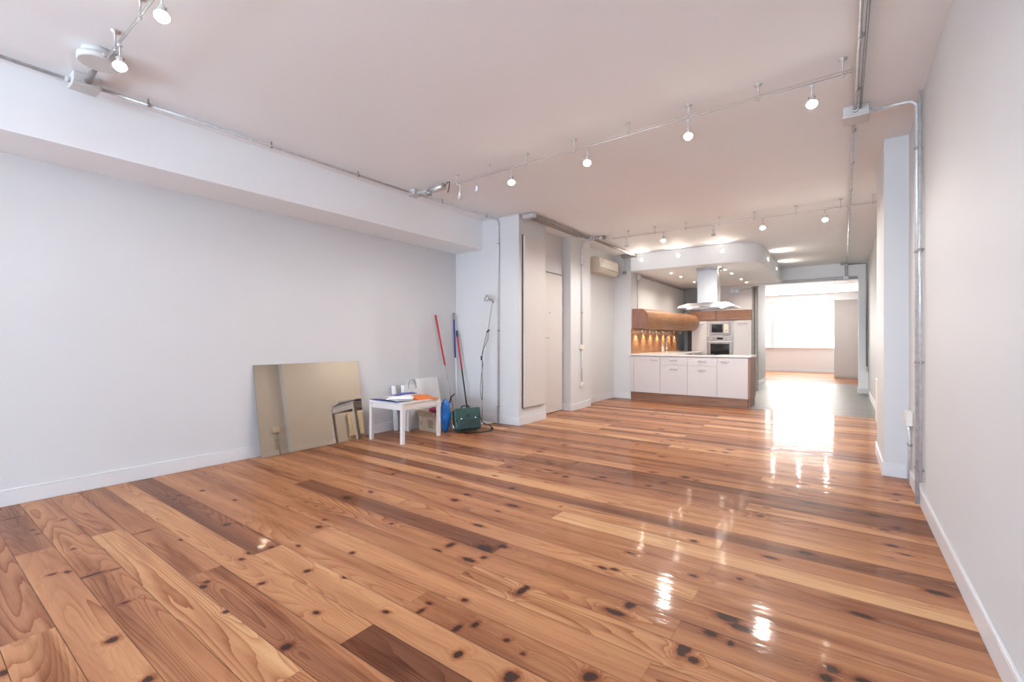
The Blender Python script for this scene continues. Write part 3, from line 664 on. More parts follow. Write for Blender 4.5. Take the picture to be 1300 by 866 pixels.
# ------------------------------------------------------------------ radiator behind the right pillar
rd = empty('radiator', (XR - .11, 6.75, .10)); tag(rd, 'cream sectional radiator on the right wall behind the pillar', 'radiator')
for k in range(14):
    MB().box(.0, .08, k * .08 + .004, k * .08 + .076, .02, .60, bev=.012).build('section', 'radiator_cream', rd)
MB().tube([(.04, -.02, .06), (.04, 1.14, .06)], .016, 10).tube([(.04, -.02, .55), (.04, 1.14, .55)], .016, 10).build('header_pipe', 'radiator_cream', rd)
for y in (-.01, 1.13): MB().tube([(.04, y, .07), (.04, y, -.098)], .012, 10).build('riser_pipe', 'radiator_cream', rd)
for y in (.2, .88): MB().box(.08, .108, y, y + .04, .4, .5).build('bracket', 'radiator_cream', rd)

# ------------------------------------------------------------------ conduits, boxes, ceiling wiring
def conduit(label, pts, r=.011, m='galvanised', clips=(), cl=.0, group=None, rr=.05):
    e = empty('conduit', (0, 0, 0)); tag(e, label, 'conduit', group)
    MB().tube(rounded(pts, rr) if len(pts) > 2 else pts, r, 12).build('pipe', m, e)
    for c, ax in clips:
        c = Vector(c); b_ = MB()
        d_ = Vector(ax)
        b_.tube([c - d_ * .009, c + d_ * .009], r + .004, 12)
        up = Vector((0, 0, 1)) if abs(d_.z) < .5 else (Vector((1, 0, 0)) if c.x > 0 else Vector((0, 1, 0)))
        b_.tube([c, c + up * (r + .034)], .006, 8)
        b_.build('clip', 'galvanised_dark', e)
    return e
def jbox(label, x0, x1, y0, y1, z0, z1, m='grey_plastic', face='z', glands=()):
    e = empty('junction_box', (0, 0, 0)); tag(e, label, 'junction box')
    if face == 'z':
        MB().box(x0, x1, y0, y1, z0 + .018, z1, bev=.004).build('box', m, e); MB().box(x0 - .003, x1 + .003, y0 - .003, y1 + .003, z0, z0 + .017, bev=.004).build('lid', m, e)
    elif face == 'x':
        MB().box(x0 + .012, x1, y0, y1, z0, z1, bev=.004).build('box', m, e); MB().box(x0, x0 + .0115, y0 - .002, y1 + .002, z0 - .002, z1 + .002, bev=.003).build('lid', m, e)
    for a, b_ in glands: MB().tube([a, b_], .019, 12).build('gland', 'grey_plastic', e)
    return e
CZ = 2.958
# left ceiling run
LX = -4.20
cl_y = [-.6, .35, 1.15, 2.05, 2.95, 4.3, 4.95]
conduit('long grey conduit along the left ceiling edge, ending at the junction box by the transformer', [(LX, -5.99, CZ), (LX - .01, .70, CZ)], .012, clips=[((LX, -.6, CZ), (0, 1, 0)), ((LX - .008, .35, CZ), (0, 1, 0))])
conduit('long grey conduit between the two left junction boxes', [(LX + .01, .89, CZ), (-4.145, 3.64, CZ)], .012, clips=[((LX + .02, 1.15, CZ), (0, 1, 0)), ((-4.175, 2.05, CZ), (0, 1, 0)), ((-4.16, 2.95, CZ), (0, 1, 0))])
conduit('grey conduit from the small junction box down the wall beside the floor lamp', [(-4.12, 3.80, CZ), (-4.055, 5.24, CZ), (-4.055, 5.24, .01)], .012, clips=[((-4.105, 4.15, CZ), (0, 1, 0)), ((-4.065, 4.98, CZ), (0, 1, 0)), ((-4.055, 5.24, 2.62), (0, 0, 1)), ((-4.055, 5.24, 1.35), (0, 0, 1)), ((-4.055, 5.24, .25), (0, 0, 1))], rr=.07)
jbox('white junction box on the left ceiling edge beside the round transformer', -4.255, -4.125, .73, .87, 2.915, 2.998, glands=[((-4.205, .705, CZ), (-4.205, .73, CZ)), ((-4.19, .87, CZ), (-4.19, .89, CZ))])
jbox('small white junction box where the front track feed leaves the left conduit', -4.19, -4.08, 3.66, 3.78, 2.93, 2.998, glands=[((-4.145, 3.64, CZ), (-4.145, 3.66, CZ)), ((-4.125, 3.78, CZ), (-4.125, 3.80, CZ))])
# round transformer of the first track
tr = empty('transformer', (-3.75, .785, 3.0)); tag(tr, 'round white transformer on the ceiling by the left junction box', 'transformer')
MB().lathe([(.085, 0), (.085, -.02), (.078, -.022), (.078, -.035), (.108, -.04), (.108, -.068), (.10, -.076)], None, 36).build('housing', 'grey_plastic', tr)
MB().tube([(-.372, .02, -.045), (-.09, 0, -.045)], .020, 12).build('feed_pipe', 'galvanised_dark', tr)
MB().tube([(.10, 0, -.055), (.15, 0, -.065)], .012, 10).build('terminal', 'steel_pale', tr)
# front track transformer
tr = empty('transformer', (-3.70, 3.685, 2.93)); tag(tr, 'small tubular transformer at the left end of the front lighting track', 'transformer')
MB().tube([(-.16, 0, 0), (.08, 0, .008)], .038, 18).build('housing', 'steel_pale', tr)
MB().tube([(-.38, .01, .02), (-.165, 0, .002)], .016, 10).build('feed_pipe', 'galvanised', tr)
MB().lathe([(.03, -.03), (.034, .0), (.03, .02)], Matrix.Translation((-.13, -.03, -.035)), 14).build('terminal', 'galvanised_dark', tr)
MB().tube([(.08, 0, .008), (.14, .0, .04), (.20, -.04, .02), (.235, -.08, -.06), (.235, -.10, -.12)], .006, 8).build('lead', 'cable', tr)
# right ceiling run
RX = .075
conduit('shiny grey conduit on the ceiling overhead, ending at the right junction box', [(RX + .012, -5.99, CZ), (RX, 4.33, CZ)], .013, clips=[((RX + .01, y, CZ), (0, 1, 0)) for y in (.6, 1.6, 2.5, 3.3, 4.0)])
conduit('thin second conduit running alongside the overhead one to the right junction box', [(RX + .042, -5.99, CZ + .006), (RX + .034, 4.33, CZ + .006)], .008, 'galvanised_dark')
jbox('grey junction box on the ceiling where the right-hand conduits meet', RX - .075, RX + .085, 4.34, 4.50, 2.91, 2.998, glands=[((RX, 4.31, CZ), (RX, 4.34, CZ)), ((RX + .085, 4.42, CZ), (RX + .11, 4.42, CZ))])
conduit('grey conduit on the ceiling from the right junction box towards the far passage', [(RX - .005, 4.51, CZ), (RX + .005, 12.95, CZ)], .013, clips=[((RX, y, CZ), (0, 1, 0)) for y in (4.75, 5.6, 6.6, 7.8, 9.1, 10.4, 11.8)])
conduit('grey conduit crossing to the right wall and running down it to the floor', [(RX + .11, 4.42, CZ), (XR - .03, 4.42, CZ), (XR - .03, 4.40, .02)], .013, clips=[((XR - .03, 4.41, z), (0, 0, 1)) for z in (2.6, 1.85, 1.05, .28)], rr=.06)
conduit('second grey conduit close beside it down the right wall, stopping above the baseboard', [(XR - .022, 4.33, 2.985), (XR - .022, 4.31, .20)], .010, 'galvanised', clips=[((XR - .022, 4.32, z), (0, 0, 1)) for z in (1.85, 1.05, .28)])
so = empty('wall_socket', (0, 0, 0)); tag(so, 'white double wall socket low on the right wall beside the pillar', 'socket')
MB().box(XR - .045, XR - .001, 4.93, 5.09, .50, .62, bev=.006).build('housing', 'white_plastic', so)
MB().box(XR - .050, XR - .0455, 4.94, 5.005, .515, .605, bev=.001).box(XR - .050, XR - .0455, 5.015, 5.08, .515, .605, bev=.001).build('cover', 'cream_plastic', so)
for k, y in ((0, 4.98), (1, 5.04)):
    conduit(('thin conduit under the right wall socket, nearer the camera', 'thin conduit under the right wall socket, nearer the pillar')[k], [(XR - .018, y, .498), (XR - .018, y, .14 if k == 0 else .02)], .010, clips=[((XR - .018, y, .34), (0, 0, 1))])
# bundle over the closet door and entrance
for k in range(4):
    x = -3.62 + k * .040; ye = (6.86, 6.95, 7.05, 7.05)[k]
    conduit('grey ceiling conduit in the bundle of four above the entrance, %s' % ('closest to the wall', 'second from the wall', 'third from the wall', 'farthest from the wall')[k],
            [(x, 5.37, CZ), (x, ye, CZ)], .014, 'galvanised_dark', group='bundle of ceiling conduits above the entrance',
            clips=[((x, y, CZ), (0, 1, 0)) for y in (5.9, 6.5)] if k in (0, 3) else ())
o = MB().box(-3.66, -3.47, 5.28, 5.365, 2.925, 2.985, bev=.008).build('cable_gland', 'galvanised'); tag(o, 'grey metal end fitting of the conduit bundle on the pier', 'fitting')
conduit('grey conduit from the bundle down the second pier to the light switch', [(-3.63, 7.22, CZ), (-3.70, 7.25, CZ), (-3.745, 7.27, 2.88), (-3.745, 7.27, 1.13)], .011, clips=[((-3.745, 7.27, z), (0, 0, 1)) for z in (2.55, 1.7)], rr=.04)
conduit('short grey conduit between the light switch and the socket below', [(-3.745, 7.27, 1.05), (-3.745, 7.27, .47)], .011)
sw = empty('light_switch', (0, 0, 0)); tag(sw, 'white light switch on the second pier right of the entrance', 'switch')
MB().box(-3.768, -3.735, 7.20, 7.35, 1.052, 1.128, bev=.005).build('housing', 'white_plastic', sw)
MB().box(-3.7345, -3.730, 7.215, 7.275, 1.06, 1.12, bev=.001).build('rocker', 'cream_plastic', sw)
so = empty('wall_socket', (0, 0, 0)); tag(so, 'white wall socket below the light switch on the second pier', 'socket')
MB().box(-3.768, -3.73, 7.23, 7.32, .385, .47, bev=.006).build('housing', 'white_plastic', so)
MB().lathe([(.022, 0), (.022, .006), (.016, .004)], Matrix.Translation((-3.7295, 7.275, .427)) @ Matrix.Rotation(math.radians(90), 4, 'Y'), 16).build('cover', 'cream_plastic', so)
# connector row to the second track
jbox('galvanised junction box at the end of the conduit bundle', -3.60, -3.48, 7.07, 7.19, 2.93, 2.998, 'galvanised')
tr = empty('transformer', (-3.30, 7.13, 2.95)); tag(tr, 'tubular transformer feeding the second lighting track near the air conditioner', 'transformer')
MB().tube([(-.17, 0, 0), (-.11, 0, 0)], .022, 12).tube([(-.06, 0, 0), (.02, 0, 0)], .03, 14).build('housing', 'steel_pale', tr)
MB().tube([(-.11, 0, 0), (-.06, 0, 0)], .036, 14).tube([(.02, 0, 0), (.05, 0, 0)], .037, 14).build('collar', 'galvanised_dark', tr)
MB().tube([(.05, 0, 0), (.16, 0, 0)], .02, 12).build('feed_pipe', 'steel_pale', tr)
for k, x in ((0, -3.50), (1, -3.45)):
    conduit(('grey ceiling conduit towards the soffit pillar, nearer the wall', 'grey ceiling conduit towards the soffit pillar, nearer the room')[k],
            [(x, 7.20, CZ), (x + .01, 9.00 - k * .0, CZ)], .013, 'galvanised_dark')
jbox('small grey box where the ceiling conduits meet the soffit pillar', -3.74, -3.44, 9.01, 9.10, 2.93, 2.99, 'galvanised_dark')
for k, x in ((0, -3.70), (1, -3.60)):
    conduit(('short upright conduit on the pillar under the soffit corner, left one', 'short upright conduit on the pillar under the soffit corner, right one')[k],
            [(x, 9.09, 2.925), (x, 9.09, 2.66)], .011, 'galvanised')
o = MB().box(-3.735, -3.665, 9.065, 9.118, 2.60, 2.657, bev=.006).build('cable_gland', 'galvanised_dark'); tag(o, 'dark fitting at the foot of the left short conduit on the pillar', 'fitting')
# header of the passage
jbox('dark metal box on the ceiling in front of the passage header', -.04, .05, 12.90, 13.04, 2.955, 2.998, 'galvanised_dark')
conduit('dark conduit along the ceiling over the passage jamb and down its corner', [(.10, 13.01, 2.96), (XR - .03, 13.01, 2.96), (XR - .03, 13.01, .62)], .015, 'galvanised_dark', rr=.04)
for k, x in ((0, .045), (1, .085)):
    conduit(('upright conduit on the passage header, left of the pair', 'upright conduit on the passage header, right of the pair')[k], [(x, 13.03, 2.94), (x, 13.03, 2.70)], .012)
conduit('long grey conduit along the lower edge of the passage header', [(-1.22, 13.03, 2.640), (.28, 13.03, 2.640)], .013, 'galvanised')
conduit('long thin conduit just above it on the passage header', [(-1.20, 13.032, 2.684), (.05, 13.032, 2.684)], .010, 'galvanised')
jbox('small grey box low on the passage header under the upright conduits', .01, .11, 12.99, 13.045, 2.60, 2.69, 'galvanised')
conduit('short conduit from the header box to the passage jamb', [(.115, 13.02, 2.672), (.27, 13.02, 2.672)], .016, 'galvanised')
sw = MB().box(XR - .06, XR - .005, 12.93, 13.03, .52, .60, bev=.008).build('light_switch', 'white_plastic'); tag(sw, 'small white switch box at the foot of the dark conduit by the passage', 'switch')

# ------------------------------------------------------------------ lighting tracks
def track(label, x0, x1, y, z, stand, ydir=0.0, curl=False):
    e = empty('light_track', (0, 0, 0)); tag(e, label, 'light track')
    P = [(x0, y, z), (x1, y + ydir, z)]
    MB().tube(P, .0045, 8).build('rail', 'steel_pale', e)
    MB().tube([(x0, y, z + .018), (x1, y + ydir, z + .018)], .0022, 6).build('wire', 'steel_pale', e)
    for x in stand:
        yy = y + ydir * (x - x0) / (x1 - x0)
        MB().lathe([(.026, 2.999 - z), (.026, 2.995 - z), (.006, 2.985 - z), (.004, .0), (.009, -.004), (.009, -.016)], Matrix.Translation((x, yy, z)), 14).build('standoff', 'steel_pale', e)
    return e
def spot(kind='lit', energy=1.0):
    e = empty('track_spotlight', (0, 0, 0))
    MB().tube([(0, 0, .009), (0, 0, -.07)], .0045, 8).tube([(-.012, 0, 0), (.012, 0, 0)], .009, 10).build('stem', 'galvanised', e)
    T = Matrix.Translation((0, 0, -.075)) @ Matrix.Rotation(math.radians(TILT[kind]), 4, 'X')
    hm_ = 'lamp_glass' if kind != 'off' else 'galvanised'
    MB().lathe([(.011, .012), (.015, .0), (.016, -.02), (.033, -.062), (.031, -.062), (.013, -.018)], T, 20).build('head', hm_, e)
    MB().tube([T @ Vector((-.02, 0, .0)), T @ Vector((.02, 0, .0))], .006, 8).build('pivot', 'galvanised_dark', e)
    MB().lathe([(.027, -.050), (.0315, -.064), (.026, -.074), (.012, -.080)], T, 18).build('bulb', 'bulb' if kind == 'lit' else 'lamp_glass', e)
    if kind == 'lit':
        d_ = bpy.data.lights.new('track_light', 'SPOT'); d_.energy = SPOT_W * energy; d_.spot_size = math.radians(176); d_.spot_blend = .4
        d_.color = (1, .965, .92); d_.shadow_soft_size = .03
        l = bpy.data.objects.new('bulb_light', d_); COL.objects.link(l); l.parent = e; l.location = T @ Vector((0, 0, -.095)); l.rotation_euler = (0, 0, 0)
    return e
TILT = {'lit': -24, 'off': 24}
lit = spot('lit'); off = spot('off')
used = {}
G0 = 'spotlights on the top left track'; G1 = 'spotlights on the front lighting track'; G2 = 'spotlights on the second lighting track'
def place(proto, loc, rz, label, group):
    k = proto.name
    o = proto if not used.get(k) else copy_tree(proto)
    used[k] = True
    if proto is lit or k.startswith(lit.name): rz = math.atan2(-loc[0], loc[1])
    o.location = loc; o.rotation_euler = (0, 0, rz); tag(o, label, 'spotlight', group)
    k_ = {G0: .12, G1: .40, G2: 1.0}.get(group, .25) * (.05 if abs(loc[0]) < .3 else .15 if abs(loc[0]) < 1 and group == G1 else 1)      # dimmed circuits
    for ch in o.children:
        if ch.type == 'LIGHT':
            ch.data = ch.data.copy(); ch.data.energy = SPOT_W * k_
            if abs(loc[0]) < .3: ch.data.spot_size = math.radians(110)
    return o
track('thin front lighting track under the ceiling, ending at the overhead conduit', -3.42, .045, 3.63, 2.90, [-3.37, -2.93, -2.46, -1.94, -1.44, -.95, -.48, .0], -.04)
track('thin second lighting track under the ceiling in front of the kitchen soffit', -3.10, .44, 7.12, 2.90, [-2.83, -2.39, -1.93, -1.45, -1.0, -.5, -.02, .30])
track('thin lighting track at the top left above the round transformer', -3.58, -2.2, .785, 2.90, [-3.42, -2.98, -2.4])
track('thin lighting track under the ceiling of the bright far room', -2.4, .3, 18.1 - 1.6, 2.90, [-2.2, -1.2, -.2])
G1 = 'spotlights on the front lighting track'
for x, y, lb in ((-2.64, 3.625, 'leftmost lit spotlight on the front track'), (-1.815, 3.62, 'second lit spotlight from the left on the front track'),
                 (-.955, 3.605, 'third lit spotlight from the left on the front track'), (-.165, 3.595, 'rightmost lit spotlight on the front track, near the overhead conduit')):
    place(lit, (x, y, 2.885), 0, lb, G1)
place(off, (-3.09, 3.63, 2.885), 2.4, 'unlit spotlight hanging near the left end of the front track', G1)
place(off, (-3.30, 3.60, 2.86), -2.0, 'unlit drooping spotlight beside the small tubular transformer', G1)
G2 = 'spotlights on the second lighting track'
place(off, (-2.86, 7.12, 2.89), .5, 'dark unlit spotlight at the left of the second track by the air conditioner', G2)
place(lit, (-2.26, 7.12, 2.89), 0, 'leftmost lit spotlight on the second track', G2)
place(off, (-1.53, 7.12, 2.89), 2.2, 'dark unlit spotlight in the middle of the second track', G2)
place(lit, (-.895, 7.12, 2.89), 0, 'middle lit spotlight on the second track', G2)
place(lit, (-.185, 7.12, 2.89), 0, 'rightmost lit spotlight on the second track', G2)
G0 = 'spotlights on the top left track'
place(lit, (-3.33, .785, 2.885), 0, 'lit spotlight hanging beside the round transformer', G0)
place(lit, (-2.66, .785, 2.885), 0, 'glaring lit spotlight at the top left of the ceiling', G0)
G3 = 'spotlights on the far room track'
for x, lb in ((-1.78, 'left lit spotlight on the track in the far room'), (-1.10, 'middle lit spotlight on the track in the far room'), (-.40, 'right lit spotlight on the track in the far room')):
    place(lit, (x, 16.5, 2.89), 0, lb, G3)

# ------------------------------------------------------------------ mirror
mr = empty('mirror', (0, 0, 0)); tag(mr, 'large frameless mirror leaning against the left wall', 'mirror')
A = Vector((-4.793, 2.250, .004)); B = Vector((-4.793, 3.495, .004)); Ct = Vector((-4.911, 3.468, .950)); D = Vector((-4.911, 2.224, .950))
nn = (B - A).cross(D - A).normalized()
if nn.x < 0: nn = -nn
def slab(name, m, P, th0, th1, parent):
    vs = [p + nn * th0 for p in P] + [p + nn * th1 for p in P]
    return MB().add(vs, [(0, 1, 2, 3), (7, 6, 5, 4)] + [(i, (i + 1) % 4, 4 + (i + 1) % 4, 4 + i) for i in range(4)]).build(name, m, parent)
slab('backing', 'grey_rod', (A, B, Ct, D), -.005, -.0005, mr)
slab('glass', 'mirror_glass', (A, B, Ct, D), 0, .0035, mr)

# ------------------------------------------------------------------ small white table
tb = empty('side_table', (-4.405, 3.81, 0), math.radians(2.5)); tag(tb, 'small low white table covered with papers beside the mirror', 'table')
hx, hy, TZ = .290, .325, .480
MB().box(-hx, hx, -hy, hy, TZ - .018, TZ, bev=.004).build('table_top', 'table_white', tb)
for a in ((-hx + .03, hx - .03, -hy + .012, -hy + .03), (-hx + .03, hx - .03, hy - .03, hy - .012), (-hx + .012, -hx + .03, -hy + .03, hy - .03), (hx - .03, hx - .012, -hy + .03, hy - .03)):
    MB().box(a[0], a[1], a[2], a[3], TZ - .085, TZ - .0185).build('apron', 'table_white', tb)
for sx in (-1, 1):
    for sy in (-1, 1):
        cx, cy = sx * (hx - .022), sy * (hy - .022)
        MB().box(cx - .021, cx + .021, cy - .021, cy + .021, 0, TZ - .019, bev=.003).build('leg', 'table_white', tb)
def sheet(name, label, cat, pts, z0, thick, m, curl=0.0, seed=1, n=10, group=None):
    # a slightly wavy quad sheet over four corners, solid
    rg = random.Random(seed); P = [Vector((*p, 0)) for p in pts]; vs = []
    top = []
    for i in range(n + 1):
        for j in range(n + 1):
            u, v = i / n, j / n
            p = P[0] * (1 - u) * (1 - v) + P[1] * u * (1 - v) + P[2] * u * v + P[3] * (1 - u) * v
            z = z0 + thick + curl * (abs(math.sin(u * 3.1 + seed)) * .5 + abs(math.cos(v * 2.7 + seed * 2)) * .5) * (.3 + .7 * max(abs(u - .5), abs(v - .5)) * 2)
            top.append((p.x, p.y, z))
    bot = [(x, y, z - thick) for x, y, z in top]
    m_ = (n + 1) ** 2; fs = []
    g = lambda i, j: i * (n + 1) + j
    for i in range(n):
        for j in range(n):
            fs.append((g(i, j), g(i + 1, j), g(i + 1, j + 1), g(i, j + 1))); fs.append((g(i, j + 1) + m_, g(i + 1, j + 1) + m_, g(i + 1, j) + m_, g(i, j) + m_))
        for a, b_ in ((g(i, 0), g(i + 1, 0)), (g(n, i), g(n, i + 1)), (g(i + 1, n), g(i, n)), (g(0, i + 1), g(0, i))): fs.append((a, b_, b_ + m_, a + m_))
    o_ = MB().add(top + bot, fs, True).build(name, m); tag(o_, label, cat, group); return o_
zt = TZ + .0008
sheet('folder', 'blue folder under the white papers at the near left edge of the table', 'folder', [(-4.70, 3.50), (-4.19, 3.47), (-4.20, 3.62), (-4.69, 3.70)], zt, .004, 'blue_folder', .004, 2)
sheet('paper_sheet', 'large crumpled white paper on the near half of the table', 'paper', [(-4.67, 3.52), (-4.20, 3.50), (-4.17, 3.73), (-4.64, 3.78)], zt + .0095, .002, 'paper', .012, 3)
sheet('paper_sheet', 'pale pink printed sheet lying on top of the white papers', 'paper', [(-4.64, 3.56), (-4.50, 3.545), (-4.47, 3.76), (-4.60, 3.78)], zt + .025, .001, 'paper_pink', .004, 5)
b = MB(); 
b.add(*(lambda L_: (L_[0], L_[1]))(( [( -.17, -.09, 0), (.15, -.10, 0), (.18, .08, 0), (-.15, .10, 0), (-.13, -.06, .028), (.10, -.05, .045), (.13, .05, .038), (-.10, .06, .02)],
     [(3, 2, 1, 0), (4, 5, 6, 7), (0, 1, 5, 4), (1, 2, 6, 5), (2, 3, 7, 6), (3, 0, 4, 7)])), smooth=True)
o = b.build('plastic_bag', 'paper', loc=(-4.30, 3.63, zt + .0275), bevel=.012); o.rotation_euler = (0, 0, .9); tag(o, 'small folded white plastic bag at the front edge of the table', 'bag')
sheet('folder', 'purple-blue folder sticking up at the back left of the table', 'folder', [(-4.68, 3.80), (-4.61, 3.79), (-4.55, 4.13), (-4.66, 4.13)], zt + .012, .006, 'blue_folder', .03, 7)
b = MB(); rg = random.Random(4); nU, nV = 14, 10; vs = []
for i in range(nU + 1):
    for j in range(nV + 1):
        u, v = i / nU, j / nV
        x = -.20 + .40 * u; y = -.15 + .30 * v
        edge = min(1, 4 * min(u, 1 - u)) * min(1, 4 * min(v, 1 - v))
        vs.append((x + .015 * math.sin(v * 9), y + .02 * math.sin(u * 7), .012 + edge * (.022 + .012 * math.sin(u * 9 + v * 5) + .008 * math.cos(v * 14))))
m_ = len(vs); vs += [(x, y, .0) for x, y, z in vs]; fs = []
g = lambda i, j: i * (nV + 1) + j
for i in range(nU):
    for j in range(nV): fs.append((g(i, j), g(i + 1, j), g(i + 1, j + 1), g(i, j + 1))); fs.append((g(i, j + 1) + m_, g(i + 1, j + 1) + m_, g(i + 1, j) + m_, g(i, j) + m_))
for i in range(nU): fs += [(g(i, 0), g(i + 1, 0), g(i + 1, 0) + m_, g(i, 0) + m_), (g(i + 1, nV), g(i, nV), g(i, nV) + m_, g(i + 1, nV) + m_)]
for j in range(nV): fs += [(g(nU, j), g(nU, j + 1), g(nU, j + 1) + m_, g(nU, j) + m_), (g(0, j + 1), g(0, j), g(0, j) + m_, g(0, j + 1) + m_)]
o = b.add(vs, fs, True).build('folder', 'orange_folder', loc=(-4.335, 3.985, zt)); o.rotation_euler = (0, 0, -.35); tag(o, 'bulging orange plastic folder at the back of the table', 'folder')

# ------------------------------------------------------------------ things behind the table
# white paper carrier bag with string handles
bg = empty('paper_bag', (-4.765, 4.235, 0)); tag(bg, 'tall white paper carrier bag with string handles behind the table', 'bag')
b = MB(); w0, d0, h0 = .28, .08, .60; ring = []
for i in range(7):
    z = h0 * i / 6; s = 1 + .02 * math.sin(i * 2)
    for (x, y) in ((-d0 / 2, -w0 / 2), (0 if i not in (0,) else 0, -w0 / 2 + .02 * (i / 6)), (d0 / 2, -w0 / 2), (d0 / 2 + .008 * math.sin(i), 0), (d0 / 2, w0 / 2), (0, w0 / 2 - .02 * (i / 6)), (-d0 / 2, w0 / 2), (-d0 / 2 - .006, 0)):
        ring.append((x * s * (1 - .25 * i / 6) - .035 * i / 6, y * s, z))
fs = [(i * 8 + k, i * 8 + (k + 1) % 8, (i + 1) * 8 + (k + 1) % 8, (i + 1) * 8 + k) for i in range(6) for k in range(8)] + [tuple(range(8))[::-1]]
q = b.add(ring, fs).build('body', 'paper', bg); sd = q.modifiers.new('solid', 'SOLIDIFY'); sd.thickness = .002
for sx in (.012, -.055):
    MB().tube([(sx, -.07, h0 - .05), (sx + .004, -.072, h0 + .01), (sx, -.05, h0 + .07), (sx, .02, h0 + .075), (sx, .055, h0 + .02), (sx, .06, h0 - .05)], .0035, 6).build('string_handle', 'cable' if sx > 0 else 'white_rod', bg)
# white board leaning on the wall
wb = MB(); P4 = [Vector((-4.80, 4.44, .003)), Vector((-4.80, 4.88, .003)), Vector((-4.905, 4.84, .66)), Vector((-4.905, 4.41, .66))]
nb = Vector((1, 0, .16)).normalized()
vs = [p for p in P4] + [p + nb * .012 for p in P4]
o = wb.add(vs, [(0, 1, 2, 3), (7, 6, 5, 4)] + [(i, (i + 1) % 4, 4 + (i + 1) % 4, 4 + i) for i in range(4)]).build('foam_board', 'paper', bevel=.002)
tag(o, 'plain white board leaning on the left wall behind the cardboard box', 'board')
P4 = [Vector((-4.82, 3.98, .30)), Vector((-4.82, 4.13, .30)), Vector((-4.905, 4.10, .63)), Vector((-4.905, 3.99, .63))]
# rolled white paper beside the bag
o = MB().tube([(-4.83, 4.02, .006), (-4.87, 4.00, .60)], [.034, .03], 18).build('paper_roll', 'paper'); tag(o, 'rolled-up white paper standing left of the white carrier bag', 'paper roll')
# cardboard box, open flaps
cb = empty('cardboard_box', (-4.455, 4.225, 0), math.radians(-4)); tag(cb, 'open brown cardboard box on the floor behind the table', 'box')
W, Dp, Hh, th = .35, .26, .185, .005
b = MB().box(-W / 2, W / 2, 0, Dp, .001, th).box(-W / 2, W / 2, 0, th, th, Hh).box(-W / 2, W / 2, Dp - th, Dp, th, Hh).box(-W / 2, -W / 2 + th, th, Dp - th, th, Hh).box(W / 2 - th, W / 2, th, Dp - th, th, Hh)
b.build('body', 'cardboard', cb)
def flap(p0, p1, out, up, ln):
    a = Vector(p0); c_ = Vector(p1); d_ = (Vector(out) * math.cos(up) + Vector((0, 0, 1)) * math.sin(up)) * ln; s_ = (c_ - a).normalized() * .02
    nz = Vector((0, 0, .004)); vs = [a, c_, c_ + d_ - s_, a + d_ + s_]; vs = vs + [v + nz for v in vs]
    MB().add(vs, [(3, 2, 1, 0), (4, 5, 6, 7)] + [(i, (i + 1) % 4, 4 + (i + 1) % 4, 4 + i) for i in range(4)]).build('flap', 'cardboard', cb)
flap((-W / 2, .0, Hh), (W / 2, .0, Hh), (0, -1, 0), math.radians(62), .10)
flap((-W / 2, Dp, Hh), (W / 2, Dp, Hh), (0, 1, 0), math.radians(50), .12)
flap((-W / 2, 0, Hh), (-W / 2, Dp, Hh), (-1, 0, 0), math.radians(35), .12)
ink = MB()
for k in range(6): ink.box(.01, .12 - .012 * (k % 3), -.0012, -.0002, .055 + k * .018, .064 + k * .018)
for k in range(3): ink.box(-.15, -.10, -.0012, -.0002, .08 + k * .016, .086 + k * .016)
ink.build('printed_marks', 'cardboard_ink', cb)
o = MB().box(-.13, .13, -.045, .045, -.035, .035, bev=.015).build('cloth_bundle', 'magenta', loc=(-4.41, 4.36, .275)); o.rotation_euler = (.2, -.12, -.08)
tag(o, 'dark red bundle sticking out of the cardboard box', 'cloth')
o = MB().box(-.14, .14, -.06, .06, 0, .20, bev=.01).build('carton', 'grey_rod', loc=(-4.44, 4.345, .006)); tag(o, 'grey carton packed inside the open cardboard box', 'box')

# blue plastic bag between the box and the briefcase
def blob(name, m, loc, sx, sy, sz, seed, amp=.16, parent=None, flat=True, freq=3.0):
    import bmesh
    from mathutils import noise as mn
    bm = bmesh.new(); bmesh.ops.create_icosphere(bm, subdivisions=4, radius=1)
    for v in bm.verts:
        p = v.co.copy(); k = 1 + amp * (mn.noise(p * freq + Vector((seed, 0, 0))) + .6 * abs(mn.noise(p * freq * 2.3 + Vector((0, seed, 0)))))
        z = p.z; taper = 1 + .28 * z
        v.co = Vector((p.x * sx * k * taper, p.y * sy * k * taper, max(-.9, z) * sz * (k if z > 0 else 1)))
    me = bpy.data.meshes.new(name); bm.to_mesh(me); bm.free()
    for p in me.polygons: p.use_smooth = True
    me.materials.append(MAT[m]); o_ = bpy.data.objects.new(name, me); COL.objects.link(o_); o_.location = loc
    if parent: o_.parent = parent
    return o_
o = blob('plastic_bag', 'blue_bag', (-4.215, 4.32, .20), .048, .072, .215, 3, .28); tag(o, 'crumpled bright blue plastic bag between the box and the briefcase', 'bag')

